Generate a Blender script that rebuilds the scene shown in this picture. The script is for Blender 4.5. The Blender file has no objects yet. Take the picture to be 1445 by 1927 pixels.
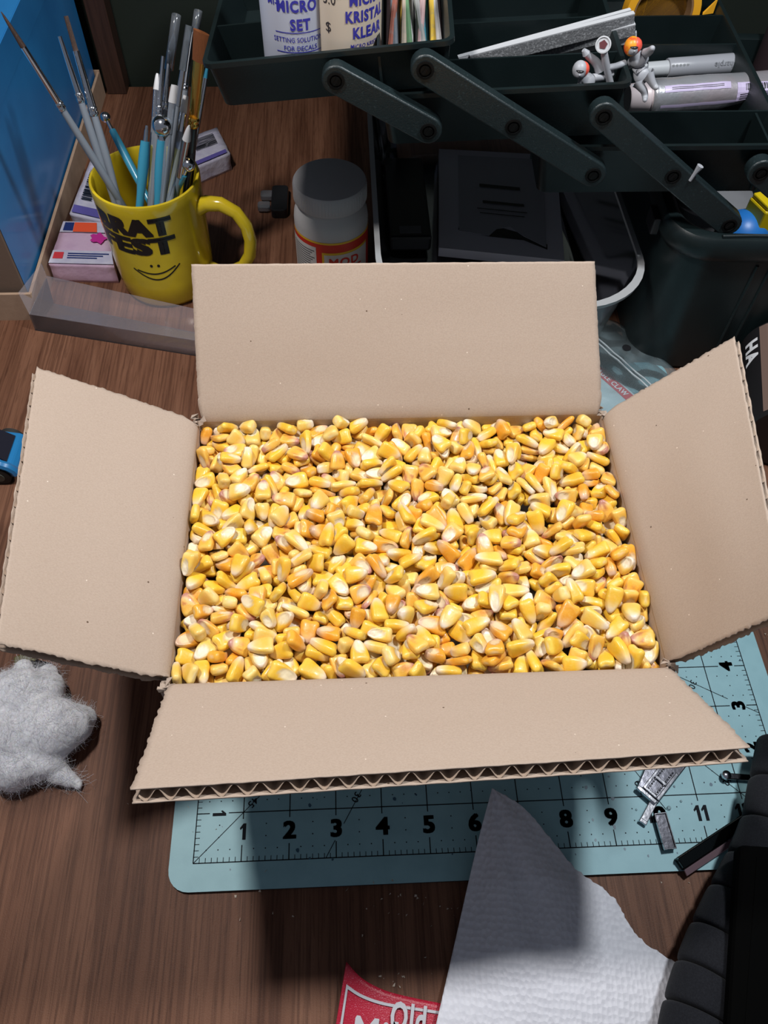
import bpy, bmesh, math, random
from math import sin, cos, pi, radians as rad
from mathutils import Vector, Matrix, Quaternion
from mathutils.bvhtree import BVHTree
from mathutils import noise as mnoise

random.seed(11)
S = 0.0254                      # everything is measured in inches, linked in metres
sc = bpy.context.scene
col = sc.collection
V3 = Vector

# ------------------------------------------------------------------ camera
CAM = V3((3.48514, -3.49201, 18.14134))
RX = V3((0.9988466, -0.0433958, 0.0205495))
RY = V3((-0.0242814, -0.8257395, -0.5635288))   # image down
RZ = V3((0.0414234, 0.5623799, -0.8258408))     # forward
FPX = 1501.24
cd = bpy.data.cameras.new('camera')
cam = bpy.data.objects.new('camera', cd)
col.objects.link(cam)
mw = Matrix((RX, -RY, -RZ)).transposed().to_4x4()
mw.translation = CAM * S
cam.matrix_world = mw
cd.sensor_fit = 'VERTICAL'
cd.sensor_height = 24
cd.sensor_width = 18
cd.lens = FPX / 1927 * 24
cd.clip_start = 0.02
cd.clip_end = 20
sc.camera = cam

# ------------------------------------------------------------------ world, lamps, exposure
w = bpy.data.worlds.new('dim_room')
sc.world = w
w.use_nodes = True
w.node_tree.nodes['Background'].inputs[0].default_value = (0.74, 0.82, 1.0, 1)
w.node_tree.nodes['Background'].inputs[1].default_value = 0.14
def lamp(name, loc, aim, watts, size, colr):
    ld = bpy.data.lights.new(name, 'AREA')
    ld.shape = 'DISK'
    ld.size = size * S
    ld.energy = watts
    ld.color = colr
    o = bpy.data.objects.new(name, ld)
    col.objects.link(o)
    o.location = V3(loc) * S
    o.rotation_euler = (V3(aim) - V3(loc)).to_track_quat('-Z', 'Y').to_euler()
    return o
LAMP_A = lamp('desk_lamp_light', (-5.9, 9.4, 30.0), (2.0, 7.0, 0), 4.0, 3.0, (1.0, 0.965, 0.94))
LAMP_B = lamp('desk_lamp_light', (16.2, 9.4, 30.0), (8.0, 7.0, 0), 4.0, 3.0, (0.93, 0.97, 1.0))
vs = sc.view_settings
vs.view_transform = 'Standard'
vs.look = 'None'
vs.exposure = 0.0
vs.gamma = 1.0
vs.use_curve_mapping = False

# ------------------------------------------------------------------ measuring helpers (inches)
def ray(u, v):
    return RX * ((u - 722.5) / FPX) + RY * ((v - 963.5) / FPX) + RZ
def at(u, v, z=0.0):
    d = ray(u, v)
    return CAM + d * ((z - CAM.z) / d.z)
def aty(u, v, y):
    d = ray(u, v)
    return CAM + d * ((y - CAM.y) / d.y)
def atp(u, v, p, n):
    d = ray(u, v)
    return CAM + d * ((p - CAM).dot(n) / d.dot(n))

# ------------------------------------------------------------------ materials
MATS = {}
def mat(name, c, rough=0.5, metal=0.0, n=None, bump=None, coat=0.0, sheen=0.0, spec=None, attr=None, sss=0.0, stretch=None):
    """n=(scale per metre, second colour, low, high); bump=(scale per metre, strength, distance m)"""
    if name in MATS:
        return MATS[name]
    m = bpy.data.materials.new(name)
    m.use_nodes = True
    nt = m.node_tree
    b = nt.nodes['Principled BSDF']
    b.inputs['Base Color'].default_value = (*c, 1)
    b.inputs['Roughness'].default_value = rough
    b.inputs['Metallic'].default_value = metal
    b.inputs['Coat Weight'].default_value = coat
    b.inputs['Coat Roughness'].default_value = 0.12
    b.inputs['Sheen Weight'].default_value = sheen
    if spec is not None:
        b.inputs['Specular IOR Level'].default_value = spec
    if sss:
        b.inputs['Subsurface Weight'].default_value = sss
        b.inputs['Subsurface Radius'].default_value = (1, 0.6, 0.3)
        b.inputs['Subsurface Scale'].default_value = 0.002
    tc = nt.nodes.new('ShaderNodeTexCoord')
    src = tc.outputs['Object']
    if stretch:
        mp = nt.nodes.new('ShaderNodeMapping')
        mp.inputs['Scale'].default_value = stretch
        nt.links.new(src, mp.inputs['Vector'])
        src = mp.outputs['Vector']
    cout = None
    if attr:
        a = nt.nodes.new('ShaderNodeAttribute')
        a.attribute_name = attr
        cout = a.outputs['Color']
        nt.links.new(cout, b.inputs['Base Color'])
    if n:
        nz = nt.nodes.new('ShaderNodeTexNoise')
        nz.inputs['Scale'].default_value = n[0]
        nz.inputs['Detail'].default_value = 5
        nt.links.new(src, nz.inputs['Vector'])
        mr = nt.nodes.new('ShaderNodeMapRange')
        mr.inputs['From Min'].default_value = n[2]
        mr.inputs['From Max'].default_value = n[3]
        nt.links.new(nz.outputs['Fac'], mr.inputs['Value'])
        mx = nt.nodes.new('ShaderNodeMix')
        mx.data_type = 'RGBA'
        if cout:
            nt.links.new(cout, mx.inputs[6])
        else:
            mx.inputs[6].default_value = (*c, 1)
        mx.inputs[7].default_value = (*n[1], 1)
        nt.links.new(mr.outputs['Result'], mx.inputs['Factor'])
        nt.links.new(mx.outputs[2], b.inputs['Base Color'])
    if bump:
        nz = nt.nodes.new('ShaderNodeTexNoise')
        nz.inputs['Scale'].default_value = bump[0]
        nz.inputs['Detail'].default_value = 4
        nt.links.new(src, nz.inputs['Vector'])
        bp = nt.nodes.new('ShaderNodeBump')
        bp.inputs['Strength'].default_value = bump[1]
        bp.inputs['Distance'].default_value = bump[2]
        nt.links.new(nz.outputs['Fac'], bp.inputs['Height'])
        nt.links.new(bp.outputs['Normal'], b.inputs['Normal'])
    MATS[name] = m
    return m

def clear(name, tint, haze, hazecol, rough=0.08):
    """thin clear plastic: see-through with a surface gloss and a little haze"""
    if name in MATS:
        return MATS[name]
    m = bpy.data.materials.new(name)
    m.use_nodes = True
    nt = m.node_tree
    out = nt.nodes['Material Output']
    nt.nodes.remove(nt.nodes['Principled BSDF'])
    tr = nt.nodes.new('ShaderNodeBsdfTransparent')
    tr.inputs[0].default_value = (*tint, 1)
    df = nt.nodes.new('ShaderNodeBsdfPrincipled')
    df.inputs['Base Color'].default_value = (*hazecol, 1)
    df.inputs['Roughness'].default_value = 0.35
    gl = nt.nodes.new('ShaderNodeBsdfGlossy')
    gl.inputs['Roughness'].default_value = rough
    m1 = nt.nodes.new('ShaderNodeMixShader')
    m1.inputs[0].default_value = haze
    m2 = nt.nodes.new('ShaderNodeMixShader')
    fr = nt.nodes.new('ShaderNodeFresnel')
    fr.inputs[0].default_value = 1.35
    nt.links.new(fr.outputs[0], m2.inputs[0])
    nt.links.new(tr.outputs[0], m1.inputs[1])
    nt.links.new(df.outputs[0], m1.inputs[2])
    nt.links.new(m1.outputs[0], m2.inputs[1])
    nt.links.new(gl.outputs[0], m2.inputs[2])
    nt.links.new(m2.outputs[0], out.inputs[0])
    MATS[name] = m
    return m

def wood_material():
    m = bpy.data.materials.new('walnut_laminate')
    m.use_nodes = True
    nt = m.node_tree
    b = nt.nodes['Principled BSDF']
    L = nt.links.new
    tc = nt.nodes.new('ShaderNodeTexCoord')
    def mapping(scale, rot=0.0):
        mp = nt.nodes.new('ShaderNodeMapping')
        mp.inputs['Scale'].default_value = scale
        mp.inputs['Rotation'].default_value = (0, 0, rot)
        L(tc.outputs['Object'], mp.inputs['Vector'])
        return mp.outputs['Vector']
    def noise(vec, scale, detail, dist=0.0):
        z = nt.nodes.new('ShaderNodeTexNoise')
        z.inputs['Scale'].default_value = scale
        z.inputs['Detail'].default_value = detail
        z.inputs['Distortion'].default_value = dist
        L(vec, z.inputs['Vector'])
        return z.outputs['Fac']
    def ramp(fac, stops):
        r = nt.nodes.new('ShaderNodeValToRGB')
        e = r.color_ramp.elements
        while len(e) < len(stops):
            e.new(0.5)
        for k, (p, c) in enumerate(stops):
            e[k].position = p
            e[k].color = (*c, 1)
        L(fac, r.inputs[0])
        return r.outputs[0]
    def mix(mode, f, a, c):
        x = nt.nodes.new('ShaderNodeMix')
        x.data_type = 'RGBA'
        x.blend_type = mode
        x.inputs['Factor'].default_value = f
        L(a, x.inputs[6])
        L(c, x.inputs[7])
        return x.outputs[2]
    wide = noise(mapping((26, 2.6, 1), 0.06), 1.0, 4, 1.6)
    base = ramp(wide, [(0.28, (0.108, 0.044, 0.024)), (0.5, (0.152, 0.067, 0.038)), (0.72, (0.205, 0.096, 0.056))])
    fine = noise(mapping((560, 11, 1), 0.05), 1.0, 5, 0.6)
    f2 = ramp(fine, [(0.36, (0.42, 0.36, 0.34)), (0.56, (1, 1, 1))])
    pores = noise(mapping((900, 60, 1), 0.05), 1.0, 2)
    f3 = ramp(pores, [(0.33, (0.5, 0.45, 0.42)), (0.42, (1, 1, 1))])
    c = mix('MULTIPLY', 0.68, base, f2)
    c = mix('MULTIPLY', 0.45, c, f3)
    L(c, b.inputs['Base Color'])
    b.inputs['Roughness'].default_value = 0.5
    b.inputs['Specular IOR Level'].default_value = 0.2
    bp = nt.nodes.new('ShaderNodeBump')
    bp.inputs['Strength'].default_value = 0.35
    bp.inputs['Distance'].default_value = 0.0004
    L(noise(mapping((1, 1, 1)), 2200, 3), bp.inputs['Height'])
    L(bp.outputs['Normal'], b.inputs['Normal'])
    return m

def cardboard_material():
    m = mat('kraft_cardboard', (0.458, 0.360, 0.290), 0.85, n=(1100, (0.405, 0.313, 0.248), 0.35, 0.75), bump=(2600, 0.2, 0.0002), spec=0.2, stretch=(1, 1.6, 1))
    nt = m.node_tree
    L = nt.links.new
    b = nt.nodes['Principled BSDF']
    old = b.inputs['Base Color'].links[0].from_socket
    tc = nt.nodes.new('ShaderNodeTexCoord')
    cur = old
    for scale, thr, c in ((150, 0.075, (0.13, 0.085, 0.06)), (210, 0.075, (0.74, 0.63, 0.53))):
        vo = nt.nodes.new('ShaderNodeTexVoronoi')
        vo.inputs['Scale'].default_value = scale
        L(tc.outputs['Object'], vo.inputs['Vector'])
        # only some cells carry a speck
        lt = nt.nodes.new('ShaderNodeMath')
        lt.operation = 'LESS_THAN'
        lt.inputs[1].default_value = thr
        L(vo.outputs['Distance'], lt.inputs[0])
        sep = nt.nodes.new('ShaderNodeSeparateColor')
        L(vo.outputs['Color'], sep.inputs[0])
        g = nt.nodes.new('ShaderNodeMath')
        g.operation = 'GREATER_THAN'
        g.inputs[1].default_value = 0.90
        L(sep.outputs[0], g.inputs[0])
        mu = nt.nodes.new('ShaderNodeMath')
        mu.operation = 'MULTIPLY'
        L(lt.outputs[0], mu.inputs[0])
        L(g.outputs[0], mu.inputs[1])
        x = nt.nodes.new('ShaderNodeMix')
        x.data_type = 'RGBA'
        L(mu.outputs[0], x.inputs['Factor'])
        L(cur, x.inputs[6])
        x.inputs[7].default_value = (*c, 1)
        cur = x.outputs[2]
    L(cur, b.inputs['Base Color'])
    return m

# ------------------------------------------------------------------ mesh helpers
def box(x0, x1, y0, y1, z0, z1):
    v = [V3((x, y, z)) for x in (x0, x1) for y in (y0, y1) for z in (z0, z1)]
    return v, [(0, 1, 3, 2), (4, 6, 7, 5), (0, 4, 5, 1), (2, 3, 7, 6), (0, 2, 6, 4), (1, 5, 7, 3)]
def obox(c, ax, ay, az, sx, sy, sz):
    v, f = box(-sx / 2, sx / 2, -sy / 2, sy / 2, -sz / 2, sz / 2)
    return [c + ax * p.x + ay * p.y + az * p.z for p in v], f
def hexa(p):                                   # 4 bottom + 4 top corners, both counter-clockwise from above
    return [V3(q) for q in p], [(3, 2, 1, 0), (4, 5, 6, 7), (0, 1, 5, 4), (1, 2, 6, 5), (2, 3, 7, 6), (3, 0, 4, 7)]
def cat(*ps):
    V, F = [], []
    for v, f in ps:
        n = len(V)
        V += v
        F += [tuple(i + n for i in q) for q in f]
    return V, F
def tube(path, rad_, seg=12, cap=True):
    path = [V3(p) for p in path]
    if not isinstance(rad_, (list, tuple)):
        rad_ = [rad_] * len(path)
    V, F = [], []
    t0 = (path[1] - path[0]).normalized()
    ref = V3((0, 0, 1)) if abs(t0.z) < 0.9 else V3((0, 1, 0))
    nrm = (ref - t0 * ref.dot(t0)).normalized()
    for i, p in enumerate(path):
        t = (path[min(i + 1, len(path) - 1)] - path[max(i - 1, 0)]).normalized()
        nrm = (nrm - t * nrm.dot(t)).normalized()
        bn = t.cross(nrm)
        for k in range(seg):
            a = 2 * pi * k / seg
            V.append(p + (nrm * cos(a) + bn * sin(a)) * rad_[i])
    for i in range(len(path) - 1):
        for k in range(seg):
            F.append((i * seg + k, i * seg + (k + 1) % seg, (i + 1) * seg + (k + 1) % seg, (i + 1) * seg + k))
    if cap:
        F.append(tuple(reversed(range(seg))))
        F.append(tuple(range((len(path) - 1) * seg, len(path) * seg)))
    return V, F
def lathe(prof, c, seg=32, axis=None):
    """prof = [(r, h)] bottom to top; closed with caps where r > 0 at the ends"""
    c = V3(c)
    if axis is None:
        q = Quaternion()
    else:
        q = V3((0, 0, 1)).rotation_difference(V3(axis).normalized())
    V, F = [], []
    for r, h in prof:
        for k in range(seg):
            a = 2 * pi * k / seg
            V.append(c + q @ V3((r * cos(a), r * sin(a), h)))
    for i in range(len(prof) - 1):
        for k in range(seg):
            F.append((i * seg + k, i * seg + (k + 1) % seg, (i + 1) * seg + (k + 1) % seg, (i + 1) * seg + k))
    F.append(tuple(reversed(range(seg))))
    F.append(tuple(range((len(prof) - 1) * seg, len(prof) * seg)))
    return V, F
def prism(poly, o, u, v, wv, d):
    """2-D polygon (counter-clockwise in u, v) pushed d along wv"""
    n = len(poly)
    V = [o + u * a + v * b for a, b in poly] + [o + u * a + v * b + wv * d for a, b in poly]
    F = [tuple(reversed(range(n))), tuple(range(n, 2 * n))]
    F += [(k, (k + 1) % n, n + (k + 1) % n, n + k) for k in range(n)]
    return V, F
def grid(fn, nu, nv):
    V = [fn(i / nu, j / nv) for j in range(nv + 1) for i in range(nu + 1)]
    F = [(j * (nu + 1) + i, j * (nu + 1) + i + 1, (j + 1) * (nu + 1) + i + 1, (j + 1) * (nu + 1) + i) for j in range(nv) for i in range(nu)]
    return V, F
def rrect(x0, x1, y0, y1, r, n=6):
    P = []
    for cx, cy, a0 in ((x1 - r, y1 - r, 0), (x0 + r, y1 - r, 90), (x0 + r, y0 + r, 180), (x1 - r, y0 + r, 270)):
        for k in range(n + 1):
            a = rad(a0 + 90 * k / n)
            P.append((cx + r * cos(a), cy + r * sin(a)))
    return P
def ball(c, r, seg=20, rings=12, sx=1, sy=1, sz=1):
    c = V3(c)
    V, F = [], []
    for i in range(1, rings):
        th = pi * i / rings
        for k in range(seg):
            a = 2 * pi * k / seg
            V.append(c + V3((r * sx * sin(th) * cos(a), r * sy * sin(th) * sin(a), r * sz * cos(th))))
    n = len(V)
    V += [c + V3((0, 0, r * sz)), c - V3((0, 0, r * sz))]
    for i in range(rings - 2):
        for k in range(seg):
            F.append((i * seg + k, (i + 1) * seg + k, (i + 1) * seg + (k + 1) % seg, i * seg + (k + 1) % seg))
    for k in range(seg):
        F.append((n, k, (k + 1) % seg))
        F.append((n + 1, (rings - 2) * seg + (k + 1) % seg, (rings - 2) * seg + k))
    return V, F

ORG = {}
def put(name, geo, m, parent=None, smooth=False, org=None, bevel=0, solid=0, label=None, kind=None, tagged=None):
    """link one mesh; coordinates are inches in the place, the origin that of its thing"""
    v, f = geo
    if parent is not None:
        o0 = ORG[parent]
    elif org is not None:
        o0 = V3(org)
    else:
        o0 = V3((sum(p.x for p in v) / len(v), sum(p.y for p in v) / len(v), min(p.z for p in v)))
    me = bpy.data.meshes.new(name)
    me.from_pydata([(p - o0) * S for p in v], [], f)
    me.validate()
    me.materials.append(m)
    if smooth:
        me.polygons.foreach_set('use_smooth', [True] * len(me.polygons))
        if smooth != 'all':
            me.set_sharp_from_angle(angle=rad(40))
    o = bpy.data.objects.new(name, me)
    col.objects.link(o)
    ORG[o] = o0
    if parent is not None:
        o.parent = parent
    else:
        o.location = o0 * S
    if solid:
        q = o.modifiers.new('thickness', 'SOLIDIFY')
        q.thickness = abs(solid) * S
        q.offset = -1 if solid > 0 else 1
    if bevel:
        q = o.modifiers.new('soft_edges', 'BEVEL')
        q.width = bevel * S
        q.segments = 2
        q.limit_method = 'ANGLE'
    if label:
        o['label'] = label
    if kind:
        o['kind'] = kind
    if tagged:
        tag(o, *tagged)
    return o
def tag(o, label, cat_, group=None):
    o['label'] = label
    o['category'] = cat_
    if group:
        o['group'] = group
    return o
def thing(name, label, cat_, loc, group=None):
    o = bpy.data.objects.new(name, None)
    o.empty_display_size = 0.01
    col.objects.link(o)
    o.location = V3(loc) * S
    ORG[o] = V3(loc)
    return tag(o, label, cat_, group)

TXT = {}
def text2d(s, h, bold=0.0, wide=1.0, fine=0.0, smear=0.0):
    """flat lettering, capital height h, centred on (0, 0); returns 2-D points and faces"""
    key = (s, bold)
    if key not in TXT:
        cu = bpy.data.curves.new('lettering', 'FONT')
        cu.body = s
        cu.offset = bold
        cu.space_character = 1.06 + 2.2 * bold
        cu.resolution_u = 3
        cu.fill_mode = 'FRONT'
        ob = bpy.data.objects.new('lettering', cu)
        col.objects.link(ob)
        dg = bpy.context.evaluated_depsgraph_get()
        dg.update()
        me = bpy.data.meshes.new_from_object(ob.evaluated_get(dg))
        TXT[key] = ([tuple(q.co[:2]) for q in me.vertices], [tuple(p.vertices) for p in me.polygons])
        bpy.data.objects.remove(ob)
        bpy.data.meshes.remove(me)
        bpy.data.curves.remove(cu)
    pts, fs = TXT[key]
    k = h / 0.69
    xs = [p[0] for p in pts]
    cx = (min(xs) + max(xs)) / 2
    P = [((x - cx) * k * wide, (y - 0.345) * k) for x, y in pts]
    if fine:
        bm = bmesh.new()
        bv = [bm.verts.new((x, y, 0)) for x, y in P]
        for q in fs:
            try:
                bm.faces.new([bv[i] for i in q])
            except ValueError:
                pass
        bmesh.ops.triangulate(bm, faces=bm.faces[:])
        for _ in range(4):
            ed = [e for e in bm.edges if e.calc_length() > fine]
            if not ed:
                break
            bmesh.ops.subdivide_edges(bm, edges=ed, cuts=1)
            bmesh.ops.triangulate(bm, faces=bm.faces[:])
        bm.verts.index_update()
        P = [(q.co.x, q.co.y) for q in bm.verts]
        fs = [tuple(q.index for q in p.verts) for p in bm.faces]
        bm.free()
    if smear:                                    # heavier strokes
        n_, P0, f0 = len(P), P, fs
        P, fs = [], []
        for k, (dx, dy) in enumerate(((-smear, -smear * 0.6), (smear, -smear * 0.6), (smear, smear * 0.6), (-smear, smear * 0.6))):
            P = P + [(x + dx, y + dy) for x, y in P0]
            fs = fs + [tuple(i + n_ * k for i in q) for q in f0]
    return P, fs
def numeral2d(s, h):
    """heavy ruler numerals; the one gets its flag"""
    P, fs, x = [], [], 0.0
    for ch in s:
        if ch == '1':
            p = [(0.0, 0.72 * h), (0.22 * h, h), (0.40 * h, h), (0.40 * h, 0.0), (0.18 * h, 0.0), (0.18 * h, 0.72 * h), (0.04 * h, 0.60 * h)]
            p = [(a, b - h / 2) for a, b in p]
            f = [(1, 5, 4, 3, 2), (1, 0, 6, 5)]
            wd = 0.50 * h
        else:
            p, f = text2d(ch, h, 0.015, 1.12, 0, 0.055 * h)
            lo = min(a for a, b in p)
            p = [(a - lo, b) for a, b in p]
            wd = max(a for a, b in p) + 0.1 * h
        n = len(P)
        P += [(a + x, b) for a, b in p]
        fs += [tuple(i + n for i in q) for q in f]
        x += wd
    return [(a - (x - 0.1 * h) / 2, b) for a, b in P], fs
def flat(tx, o, u, v):
    P, fs = tx
    return [o + u * a + v * b for a, b in P], fs
def wrap(tx, c, R, a0, z):
    """lettering or a patch laid round an upright cylinder"""
    P, fs = tx
    r_ = R if callable(R) else (lambda h: R)
    rm = r_(z)
    return [V3((c[0] + r_(z + y) * cos(a0 + x / rm), c[1] + r_(z + y) * sin(a0 + x / rm), z + y)) for x, y in P], fs
def patch2d(x0, x1, y0, y1, nx=16, ny=2):
    P = [(x0 + (x1 - x0) * i / nx, y0 + (y1 - y0) * j / ny) for j in range(ny + 1) for i in range(nx + 1)]
    return P, [(j * (nx + 1) + i, j * (nx + 1) + i + 1, (j + 1) * (nx + 1) + i + 1, (j + 1) * (nx + 1) + i) for j in range(ny) for i in range(nx)]
def nz(x, y=0.0, z=0.0):
    return mnoise.noise(V3((x, y, z)))

WOOD = wood_material()
CARD = cardboard_material()

# ================================================================== DESK AND WALL
dk = thing('desk', 'brown wood-grain laminate desk carrying everything', 'desk', (5, 11, -29))
put('desk_top', box(-15, 25, -9, 31.2, -1.1, 0), WOOD, dk, bevel=0.05)
for x in (-14.6, 23.4):
    put('leg_panel', box(x, x + 1.2, -8, 30.5, -29, -1.1), WOOD, dk)
put('floor', box(-40, 50, -40, 31.5, -30, -29), mat('dark_carpet', (0.05, 0.045, 0.042), 0.9, bump=(200, 0.5, 0.002)), kind='structure')
put('wall_back', box(-40, 50, 31.5, 32.2, -30, 60), mat('dark_green_paint', (0.006, 0.012, 0.007), 0.8, bump=(300, 0.2, 0.0005)), kind='structure')
put('trim_1', box(-6.35, -5.55, 30.55, 31.45, 0.0, 18), mat('dark_wood_trim', (0.05, 0.022, 0.014), 0.5, n=(60, (0.03, 0.013, 0.008), 0.3, 0.7), stretch=(8, 8, 0.5)), kind='structure', bevel=0.03)
#__NEXT__

# ================================================================== CUTTING MAT
MT = 0.09                                        # mat thickness
cm = thing('cutting_mat', 'teal gridded self-healing cutting mat with inch numbers under the box', 'cutting mat', (6.5, 7, 0))
teal = mat('teal_vinyl', (0.27, 0.49, 0.54), 0.5, n=(90, (0.235, 0.44, 0.49), 0.4, 0.75), bump=(2500, 0.15, 0.0002))
poly = rrect(-0.5, 13.5, -0.55, 14.3, 0.45)
put('mat_surface', prism(poly, V3((0, 0, MT - 0.02)), V3((1, 0, 0)), V3((0, 1, 0)), V3((0, 0, 1)), 0.02), teal, cm)
put('mat_core', prism(poly, V3((0, 0, 0)), V3((1, 0, 0)), V3((0, 1, 0)), V3((0, 0, 1)), MT - 0.022), mat('black_vinyl', (0.01, 0.01, 0.012), 0.6), cm, label='black underside layer')
ink = mat('dark_ink', (0.010, 0.012, 0.016), 0.7, spec=0.1)
ZP = MT + 0.003
def strip(a, b, wd):
    a, b = V3((*a, ZP)), V3((*b, ZP))
    d = (b - a).normalized()
    n = V3((-d.y, d.x, 0)) * wd / 2
    return [a - n, b - n, b + n, a + n], [(0, 1, 2, 3)]
ln = []
GY = 13
for k in range(14):                              # the ruled inch lines stop short of the printed numbers
    for a, b in (((k, 0), (k, 0.33)), ((k, 0.86), (k, GY))) if 0 < k < 13 else (((k, 0), (k, GY)),):
        ln.append(strip(a, b, 0.022))
for k in range(GY + 1):
    for a, b in (((0, k), (0.27, k)), ((0.68, k), (12.35, k)), ((12.75, k), (13, k))) if k else (((0, 0), (13, 0)),):
        ln.append(strip(a, b, 0.022))
for k in range(1, 13 * 8):
    l = 0.1
    ln.append(strip((k / 8, 0), (k / 8, l), 0.014))
for k in range(1, GY * 8):
    ln.append(strip((0, k / 8), (0.1, k / 8), 0.014))
    ln.append(strip((13, k / 8), (12.9, k / 8), 0.014))
for a, b in (((0, 0), (9, 9)), ((13, 0), (4, 9)), ((2.78, 0), (2.98, 0.35)), ((3.17, 0.68), (8, 9.05)), ((10.25, 0.7), (5.2, 9.4)),
             ((13, 2.8), (12.72, 2.96)), ((12.35, 3.17), (4, 8.0)), ((0, 2.8), (9, 8))):
    ln.append(strip(a, b, 0.016))
put('grid_lines', cat(*ln), ink, cm, kind='stuff', label='fine black ruled inch grid')
dots = []
for i in range(13):
    for j in range(GY):
        for a in range(1, 4):
            for b in range(1, 4):
                if (a + b) % 2 == 0 or b != 2:
                    x, y = i + a / 4, j + b / 4
                    if 0.3 < y < 0.85 and abs(x - round(x)) < 0.3:
                        continue
                    dots.append(strip((x - 0.012, y), (x + 0.012, y), 0.024))
put('grid_dots', cat(*dots), ink, cm, kind='stuff')
X, Y = V3((1, 0, 0)), V3((0, 1, 0))
for k in range(1, 13):
    put('numeral', flat(numeral2d(str(k), 0.335), V3((k + 0.005, 0.6, ZP + 0.001)), X, Y), ink, cm)
    put('numeral', flat(numeral2d(str(k), 0.29), V3((12.55, k, ZP + 0.001)), Y, -X), ink, cm)
    if k < 6:
        put('numeral', flat(numeral2d(str(k), 0.29), V3((0.48, k, ZP + 0.001)), -Y, X), ink, cm)
for s, x, y, a in (('45', 1.2, 1.2, 45 + 180), ('30', 3.45, 1.22, 60 + 180), ('60', 9.78, 1.25, -58), ('45', 11.75, 1.27, -45), ('30', 11.6, 3.55, -60 + 30 + 270)):
    q = rad(a)
    u = V3((cos(q), sin(q), 0))
    put('angle_mark', flat(text2d(s, 0.15, 0.01), V3((x, y, ZP + 0.002)), u, V3((-u.y, u.x, 0))), ink, cm)
sm = []
for _ in range(70):                              # paint specks dropped on the mat
    x, y = random.uniform(0, 13.2), random.uniform(-0.45, 2.2) if random.random() < 0.8 else random.uniform(2, 6)
    r = random.choice((0.012, 0.018, 0.025, 0.04))
    n = 7
    o = V3((x, y, ZP + 0.002))
    sm.append(([o + V3((r * random.uniform(0.6, 1.2) * cos(2 * pi * k / n), 1.3 * r * random.uniform(0.6, 1.2) * sin(2 * pi * k / n), 0)) for k in range(n)], [tuple(range(n))]))
put('paint_specks', cat(*sm), mat('dried_blue_paint', (0.03, 0.10, 0.16), 0.4), cm, kind='stuff')

# ================================================================== CARDBOARD BOX
BX0, BX1, BY0, BY1, BH, WT = 0.0, 9.5, 2.43, 8.87, 4.0, 0.15
cb = thing('cardboard_box', 'open brown corrugated cardboard box filled with corn, its four flaps spread', 'box', (4.75, 5.65, MT))
z0 = MT
put('bottom_panel', box(BX0 - WT, BX1 + WT, BY0 - WT, BY1 + WT, z0, z0 + WT), CARD, cb)
for a in ((BX0 - WT, BX1 + WT, BY0 - WT, BY0), (BX0 - WT, BX1 + WT, BY1, BY1 + WT), (BX0 - WT, BX0, BY0, BY1), (BX1, BX1 + WT, BY0, BY1)):
    put('side_wall', box(*a, z0 + WT, BH - 0.15), CARD, cb)
Z_UP = V3((0, 0, 1))
FLUTE = mat('cardboard_fluting', (0.40, 0.295, 0.22), 0.9)
def flap(a, b, c, d, inward, waves, seed, frays):
    """a-b is the crease, d-c the free edge; two liners with the fluted sheet between"""
    a, b, c, d = map(V3, (a, b, c, d))
    n = (b - a).cross(d - a).normalized()
    if n.z < 0:
        n = -n
    T = 0.23
    def surf(u, v, off, jit):
        # soft crease: the first bit still stands upright like the wall
        e0, e1 = a.lerp(b, u), d.lerp(c, u)
        vv = v
        p = e0.lerp(e1, vv)
        p = p + n * (off + 0.035 * nz(u * 3 + seed, v * 2.3) * min(1, v * 4) + 0.03 * sin(pi * v) * (nz(seed, u * 2)))
        if v < 0.1:                              # bends over from the upright wall
            k = v / 0.1
            st = e0 - Z_UP * 0.16 - n * (-off) * 0.6
            p = st.lerp(e0 + n * off * 0.9, k).lerp((e0 + n * off).lerp(e0.lerp(e1, 0.1) + n * off, k), k)
        if u in (0.0, 1.0):
            s = (b - a).normalized() * (1 if u else -1)
            p = p + s * (jit * (0.35 * nz(v * 9 + seed, off * 40) + 0.8 * nz(v * 37, seed + off * 40)) - (0.10 * (1 - v / 0.1) if v < 0.1 else 0))
        if v == 1.0:
            s = ((d - a) + (c - b)).normalized()
            p = p + s * 0.35 * jit * (nz(u * 41 + seed, off * 33))
        return p
    o = put('flap', cat(grid(lambda u, v: surf(u, v, 0, frays), 90, 70), grid(lambda u, v: surf(u, v, -T, frays), 90, 70)), CARD, cb, smooth='all', solid=0.022)
    def wave(u, v):
        ph = 2 * pi * waves * u + 0.5 * nz(u * 6, seed)
        h = -T / 2 - 0.012 + (T / 2 - 0.015) * sin(ph)
        return surf(0.012 + u * 0.976, 0.05 + 0.945 * v, 0, 0) + n * h
    put('fluted_core', grid(wave, waves * 10, 3), FLUTE, o, smooth='all', solid=0.012)
    return o
flap((0.02, BY1, BH), (BX1 - 0.02, BY1, BH), (9.11, 11.07, 6.58), (0.12, 11.01, 6.67), 0, 24, 3.1, 0.03)
flap((BX1 - 0.02, BY0, BH), (0.02, BY0, BH), (0.10, -0.06, 5.9), (9.46, 0.14, 6.22), 0, 24, 7.7, 0.045)
flap((BX0, BY0 + 0.05, BH), (BX0, BY1 - 0.05, BH), (-3.11, 8.93, 5.71), (-2.39, 2.36, 5.97), 0, 17, 12.3, 0.06)
flap((BX1, BY1 - 0.05, BH), (BX1, BY0 + 0.05, BH), (10.45, 2.15, 6.74), (11.74, 8.84, 6.36), 0, 17, 21.9, 0.06)
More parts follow.
